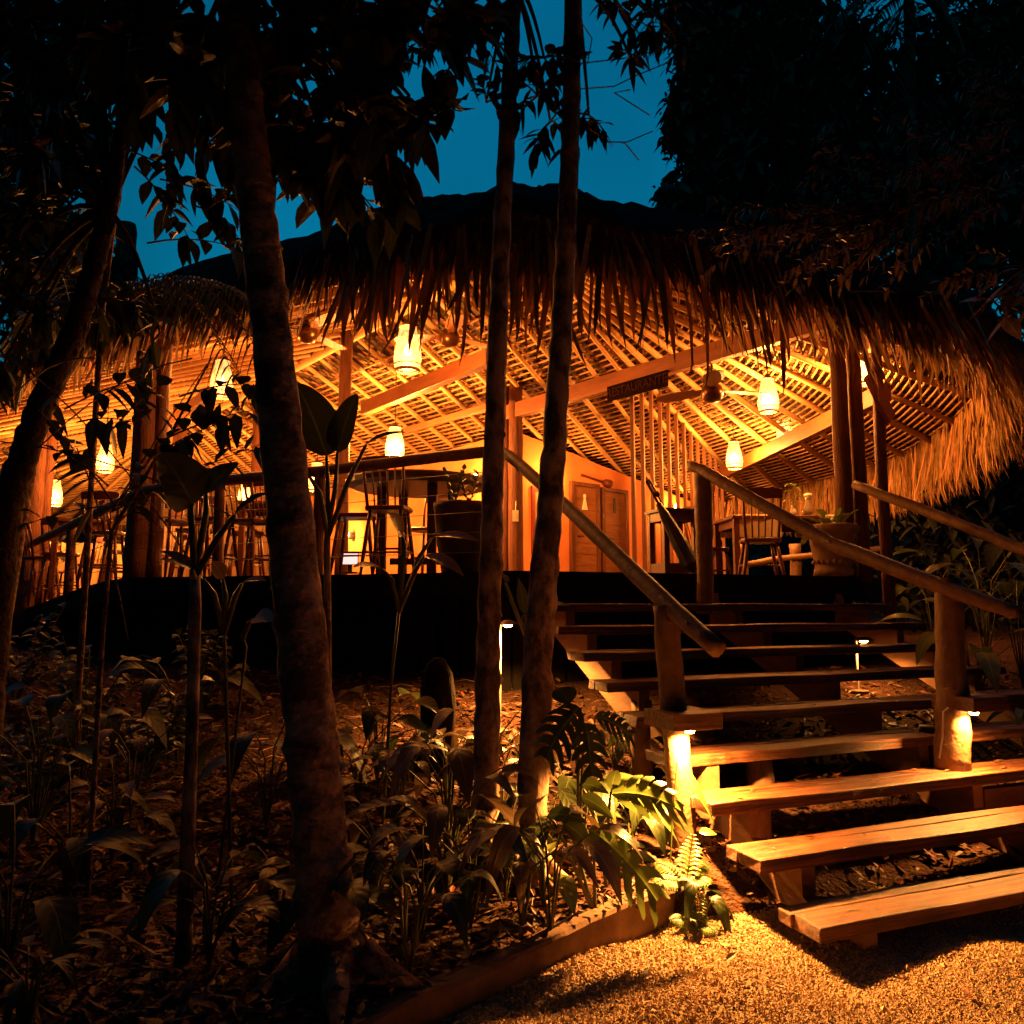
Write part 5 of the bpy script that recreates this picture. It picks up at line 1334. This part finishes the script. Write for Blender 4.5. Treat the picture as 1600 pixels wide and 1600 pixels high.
# bare twigs right of the pair come from the right trunk
mb = MB()
for pts in ([(900, 100, 4.5), (985, 90, 4.7), (1060, 70, 4.9)], [(893, 140, 4.5), (960, 135, 4.6), (990, 120, 4.6), (1050, 95, 4.8)], [(985, 140, 4.6), (960, 145, 4.6), (1015, 180, 4.8)],
            [(920, 200, 4.6), (950, 222, 4.7), (980, 222, 4.7), (1020, 205, 4.9)], [(975, 222, 4.7), (998, 250, 4.8)], [(905, 30, 4.5), (925, 60, 4.6), (918, 100, 4.6)]):
    mb.tube([at(*q) for q in pts], .004, 5)
tag(mb.build('bare_twigs', M['bark'], None), 'thin bare twigs reaching over the blue sky right of the pair', 'twigs')
tree('leaning_tree', 'dark leaning trunk at the left edge crossing the railing', [(-30, 1120, 4.3), (10, 790, 4.2), (62, 640, 4.2), (120, 510, 4.3), (165, 350, 4.5), (205, 140, 4.7), (240, -60, 4.9)],
     [.09, .078, .068, .062, .054, .048, .042], 'barkdark',
     big_sprays([(120, 90, 4.8, 7), (60, 140, 4.6, 7), (60, 250, 4.5, 6), (20, 330, 4.4, 6), (60, 420, 4.6, 6), (150, 470, 4.6, 4), (20, 20, 4.9, 7), (200, 60, 5, 7), (150, 0, 5, 7), (90, 200, 4.9, 7), (40, 380, 4.8, 7), (100, 330, 5.2, 6), (20, 180, 4.9, 7), (250, 20, 5.2, 7), (300, 90, 5.2, 6), (130, 400, 5.4, 5), (10, 560, 4.6, 5), (60, 500, 5, 6), (250, 520, 4.8, 2), (20, 480, 4.3, 5)], 0, .2, .08, .3, 8, (170, 330, 4.5)), 'leafdark')
tree('broken_tree', 'short broken trunk rising behind the left slope of the thatch', [(200, 900, 24), (198, 520, 24), (197, 350, 24)], [.40, .36, .30], 'barkfar', lambda a, b, c: None, 'leafdark', zfix=True)
# sapling with dark leaves in front of the left lanterns
def sap(lf, tw, P):
    root = at(175, 800, 3.6)
    for a, b, n in (((175, 800), (330, 560), 0), ((180, 790), (60, 640), 6), ((175, 800), (420, 690), 8), ((190, 780), (300, 640), 7), ((170, 760), (80, 700), 5), ((230, 720), (350, 660), 8), ((160, 690), (250, 600), 6), ((100, 640), (230, 590), 7),
                    ((250, 690), (400, 640), 8), ((180, 790), (40, 820), 5), ((175, 830), (250, 760), 5), ((120, 660), (210, 660), 6), ((280, 620), (400, 600), 6)):
        twig_spray(lf, tw, at(*a, 3.6), at(*b, rnd(3.4, 3.8)), int(n * 1.5), .16, .062, .005, .02, 4, 'ovate', .5)
    for (a, b) in (((0, 690), (420, 840)), ((20, 560), (300, 880)), ((200, 1000), (120, 700)), ((60, 700), (300, 560)), ((0, 640), (150, 560))):
        tw.tube(arc(at(*a, 3.7), at(*b, 3.5), .08), .0035, 5)
tree('sapling', 'thin sapling of dark leaves in front of the left lanterns', [(150, 1180, 3.8), (160, 1000, 3.7), (175, 830, 3.6), (260, 690, 3.6), (330, 560, 3.6)], [.014, .012, .01, .007, .004], 'bark', sap, 'leafdark', nn=7)
def sap2(lf, tw, P):
    for a, b, n in (((185, 230), (330, 310), 8), ((250, 280), (390, 340), 9), ((260, 210), (260, 330), 6), ((300, 320), (380, 380), 7), ((210, 260), (300, 380), 8), ((330, 220), (300, 290), 6), ((230, 380), (380, 390), 7), ((320, 330), (400, 300), 5), ((300, 220), (390, 260), 7)):
        twig_spray(lf, tw, at(*a, 4.3), at(*b, rnd(4.2, 4.6)), int(n * 1.6), .165, .075, .006, .04, 4, 'ovate', .6)
tree('understorey_tree', 'thin branch of oval leaves silhouetted on the sky left of the thick trunk', [(150, 640, 5), (160, 480, 4.8), (190, 260, 4.4), (200, 100, 4.4)], [.02, .018, .014, .008], 'bark', sap2, 'leafdark', nn=8)
# arching palm fronds in front of the left eave
def frond(mb, tw, a, b, sag, L, n=34, w=.018):
    pts = arc(a, b, sag, 14); tw.tube(pts, [.009 - .0005 * i for i in range(15)], 5)
    for k in range(n):
        f = .12 + .88 * k / n; i = min(13, int(f * 14)); p = pts[i].lerp(pts[i + 1], f * 14 - i); ax = (pts[i + 1] - pts[i]).normalized(); s = ax.cross(V((0, 0, 1))).normalized()
        for q in (-1, 1): mb.leaf(p, s * q + ax * .9 + V((0, 0, rnd(-.2, .25))), (0, 0, 1), L * (1 - .5 * abs(f - .4)) * rnd(.85, 1.1), w, .6, .3, 4, 'strip')
def fr1(lf, tw, P):
    for a, b, s in (((150, 520, 5.2), (400, 470, 4.6), .25), ((150, 520, 5.2), (60, 420, 4.8), .2), ((150, 520, 5.2), (410, 560, 4.4), .45), ((150, 520, 5.2), (370, 600, 4.6), .5), ((150, 520, 5.2), (20, 540, 4.6), .25)):
        frond(lf, tw, at(*a), at(*b), s, .32)
tree('small_palm', 'small dark palm with arching fronds before the left eave', [(-25, 1100, 5.4), (60, 645, 5.3), (145, 520, 5.2)], [.05, .045, .04], 'bark', fr1, 'leafdark', nn=9)

# distant trees
def far_tree(lab, trunk, rads, blobs, L, W, lm='leaffar', limbs=True):
    def b(lf, tw, P):
        for (px, py, d, rx, rz, n) in blobs:
            c = at(px, py, d); cloud(lf, c, (rx, rx * .8, rz), int(n * .9), L, W, .4, 3, 'ovate', .5); cloud(lf, c, (rx * .72, rx * .7, rz * .72), int(n * .3), L * 1.9, W * 3.4, .4, 3, 'ovate', .5, .1)
            tw.tube([P[-2].lerp(P[-1], .3), P[-1].lerp(c, .5) + V((0, 0, .2)), c], [rads[-1] * .6, rads[-1] * .4, .03], 6)
    return tree('forest_tree', lab, trunk, rads, 'barkfar', b, lm, nn=10)
random.seed(52)
far_tree('fine leafed forest tree behind the thatch at the upper left', [(60, 900, 17), (70, 500, 17), (60, 250, 17)], [.3, .25, .18],
         [(40, 120, 16, 1.5, 1.5, 900), (110, 170, 16, .9, 1.2, 600), (60, 240, 16, 1.3, 1.1, 800), (120, 60, 16, 1.1, .9, 500), (130, 255, 16, .45, .6, 220), (20, 330, 16, 1.2, .9, 600), (150, 210, 16, .5, .4, 200), (40, 20, 16, 1.4, 1, 500), (165, 130, 16, .35, .3, 60)], .2, .07)
far_tree('rounded dark forest tree low behind the left thatch', [(90, 900, 22), (95, 600, 22), (95, 440, 22)], [.3, .25, .2],
         [(90, 380, 21, 1.5, 1.4, 900), (150, 420, 21, 1.1, 1.2, 700), (40, 420, 21, 1.4, 1.2, 700), (180, 460, 21, .9, .9, 400), (110, 470, 21, 2, 1, 600), (30, 500, 21, 2, 1.2, 600)], .24, .07)
far_tree('huge dark forest tree rising behind the right side of the roof', [(1250, 980, 24), (1240, 600, 24), (1230, 300, 24)], [.5, .42, .3],
         [(1200, 120, 22, 2.6, 2.3, 1500), (1130, 60, 22, 1.9, 2.0, 1100), (1110, 200, 22, 1.5, 1.5, 800), (1100, 300, 22, 1.3, 1.0, 600), (1065, 200, 22, .5, .5, 120), (1045, 310, 21, .45, .5, 110), (1180, 260, 22, 2.2, 1.8, 1200), (1280, 180, 22, 2.2, 2.6, 1300),
          (1090, -20, 22, 1.4, 1.2, 500), (1230, -30, 22, 2.6, 1.8, 900), (1060, 160, 21, .4, .5, 110), (1170, 350, 22, 2.6, 1.0, 800), (1120, 120, 21, 1.1, 1.1, 500)], .34, .13)
far_tree('tall dark forest tree at the upper right corner', [(1500, 980, 19), (1490, 500, 19), (1480, 200, 19)], [.4, .35, .25],
         [(1400, 250, 18, 1.9, 1.9, 1000), (1330, 330, 18, 1.5, 1.3, 800), (1480, 120, 18, 1.8, 2, 1100), (1560, 220, 18, 1.9, 2.2, 1100), (1500, 330, 18, 2.2, 1.5, 1000), (1580, 40, 18, 1.7, 1.8, 800), (1330, 80, 18, 1.2, 1.3, 450), (1600, 400, 18, 1.8, 1.6, 700),
          (1440, 420, 18, 1.8, 1.0, 600), (1320, 200, 18, .9, 1, 300)], .3, .11)
far_tree('dark forest tree filling the gap under the right eave', [(1640, 1050, 15), (1640, 800, 15), (1630, 600, 15)], [.3, .25, .2],
         [(1600, 720, 14, 1.5, 1.6, 900), (1530, 820, 14, 1.2, 1.2, 700), (1650, 560, 14, 1.4, 1.6, 800), (1480, 900, 15, 1.5, .9, 600), (1600, 900, 13, 1.3, 1.0, 600)], .24, .09)
# lit leafy branches hanging over the right side of the roof
def rb(lf, tw, P):
    for a, b, n in (((1640, 180), (1480, 160), 12), ((1640, 180), (1540, 130), 10), ((1640, 280), (1400, 330), 16), ((1500, 300), (1300, 330), 16), ((1520, 290), (1330, 270), 14), ((1450, 320), (1280, 300), 14), ((1600, 240), (1430, 230), 14), ((1560, 260), (1420, 290), 14),
                    ((1480, 310), (1230, 400), 16), ((1420, 330), (1180, 370), 14), ((1600, 290), (1500, 350), 12), ((1560, 300), (1460, 250), 12), ((1640, 200), (1500, 215), 12), ((1450, 330), (1250, 420), 14), ((1400, 340), (1150, 410), 12), ((1330, 350), (1130, 330), 10),
                    ((1620, 230), (1570, 300), 10), ((1540, 300), (1380, 400), 14), ((1440, 330), (1340, 420), 12), ((1250, 350), (1110, 390), 9), ((1350, 300), (1240, 250), 8), ((1640, 420), (1490, 440), 10)):
        d0 = rnd(4.5, 5.2)
        for q in range(4):
            e = at(b[0] + rnd(-55, 55), b[1] + rnd(-45, 45), d0 + rnd(-.2, .2)); s0 = at(a[0], a[1], 5.1)
            twig_spray(lf, tw, s0.lerp(e, .35), e, n + 3, .085, .034, .004, .03, 3, 'ovate', .4)
        tw.tube(arc(at(a[0], a[1], 5.1), at(b[0], b[1], d0), .06), .006, 5)
tree('overhanging_tree', 'leafy tree reaching lit branches over the right side of the thatch', [(2260, 1100, 5.5), (2200, 700, 5.4), (2050, 350, 5.2), (1700, 170, 5.1)], [.09, .08, .07, .05], 'barkdark', rb, 'leafbrown')  # brown leaf tone stands in for weak warm light here
def rb2(lf, tw, P):
    for a, b in (((1640, 470), (1530, 470)), ((1640, 480), (1545, 440)), ((1640, 490), (1560, 500)), ((1630, 450), (1590, 420))):
        twig_spray(lf, tw, at(*a, 5.4), at(*b, 5.3), 5, .22, .10, .008, .04, 6, 'ovate', .6)
tree('understorey_tree', 'large lit leaves hanging beside the right corner of the eave', [(2180, 1200, 5.8), (2030, 800, 5.6), (1660, 460, 5.4)], [.06, .05, .03], 'bark', rb2, 'leafbrown', nn=9)
def pm(lf, tw, P):
    for b in ((1340, 90), (1300, 40), (1430, 120), (1500, 60), (1390, 140), (1480, -60), (1330, -40)):
        frond(lf, tw, at(1420, 0, 17), at(*b, 16.5), .5, .9, 40, .05)
tree('tall_palm', 'tall palm crown showing thin fronds against the sky at upper right', [(1440, 980, 17), (1430, 500, 17), (1420, 0, 17)], [.16, .14, .12], 'barkfar', pm, 'leaffar', nn=9)
# garden plants on the right behind the stairs
random.seed(61)
broadleaf(1530, 1130, 6.6, 7, .9, .45, .15, 'large leafed plant lit yellow green behind the right newel post', 'leafpale', seed=62, spread=.6)
broadleaf(1600, 1090, 7.2, 8, 1.3, .45, .16, 'tall large leafed plant at the right edge beside the handrail', 'leafbig', seed=63)
broadleaf(1600, 1120, 6.0, 9, .45, .4, .05, 'striped palm leaf plant at the right edge behind the stairs', 'leafpale', seed=64, shape='lance')
broadleaf(1540, 1000, 8.2, 8, 1.2, .4, .14, 'dark broadleaf plant below the right eave corner', 'leafbig', seed=65)
broadleaf(1460, 1020, 9.0, 8, 1.0, .35, .12, 'dark broadleaf plant behind the outer thin post', 'leafbig', seed=66)
for i, (px, d, r, lab) in enumerate(((1500, 13, 1.6, 'dark bush under the right eave behind the outer post'), (1680, 11, 1.8, 'dark bush at the right edge behind the handrail'), (-150, 13, 2.0, 'dark bush past the left end of the railing'), (-40, 24, 2.6, 'dark bush far behind the left end of the pavilion'), (1330, 20, 2.2, 'dark bush seen under the far right eave'))):
    c = at(px, 940, d); c.z = ground_z(c.x, min(c.y, 9)); mb = MB(); cloud(mb, c + V((0, 0, r * .8)), (r * 1.2, r, r), 1100, .26, .1, .4)
    mb.tube([c, c + V((0, 0, r))], [.08, .04], 6)
    tag(mb.build('bush', M['leaffar'], None), lab, 'bush', 'dark bushes around the pavilion')
# forest wall behind everything and behind the viewer
mb = MB()
for k in range(64):
    a = 2 * PI * k / 64 + rnd(-.03, .03); back = math.sin(a) < .25
    rr = rnd(30, 38) if not back else rnd(13, 20)
    cx, cy = math.cos(a) * rr, 4 + math.sin(a) * rr
    hgt = rnd(5.0, 7) if not back else rnd(8, 13)
    if abs(math.atan2(cx, cy)) < .42 and cy > 0: hgt = 4.5
    cloud(mb, (cx, cy, hgt * .45), (2.6, 2.2, hgt * .5), 320, 1.0, .55, .3, 2, 'ovate', .4, .3); cloud(mb, (cx, cy, 1.6), (3.0, 1.6, 1.8), 200, 1.2, .8, .3, 2, 'ovate', .4, .2)
for k in range(95):  # unseen leaf cover added above the viewer to block sky light
    cx, cy = rnd(-10, 11), rnd(-9, 4.6)
    cloud(mb, (cx, cy, max(rnd(7.0, 10), 3.2 + 1.05 * cy)), (2.0, 1.8, .8), 110, 1.0, .5, .4, 2, 'ovate', .5, .1)
tag(mb.build('forest', M['leaffar'], None, False), 'dark forest edge ringing the clearing', 'forest', kind='stuff')
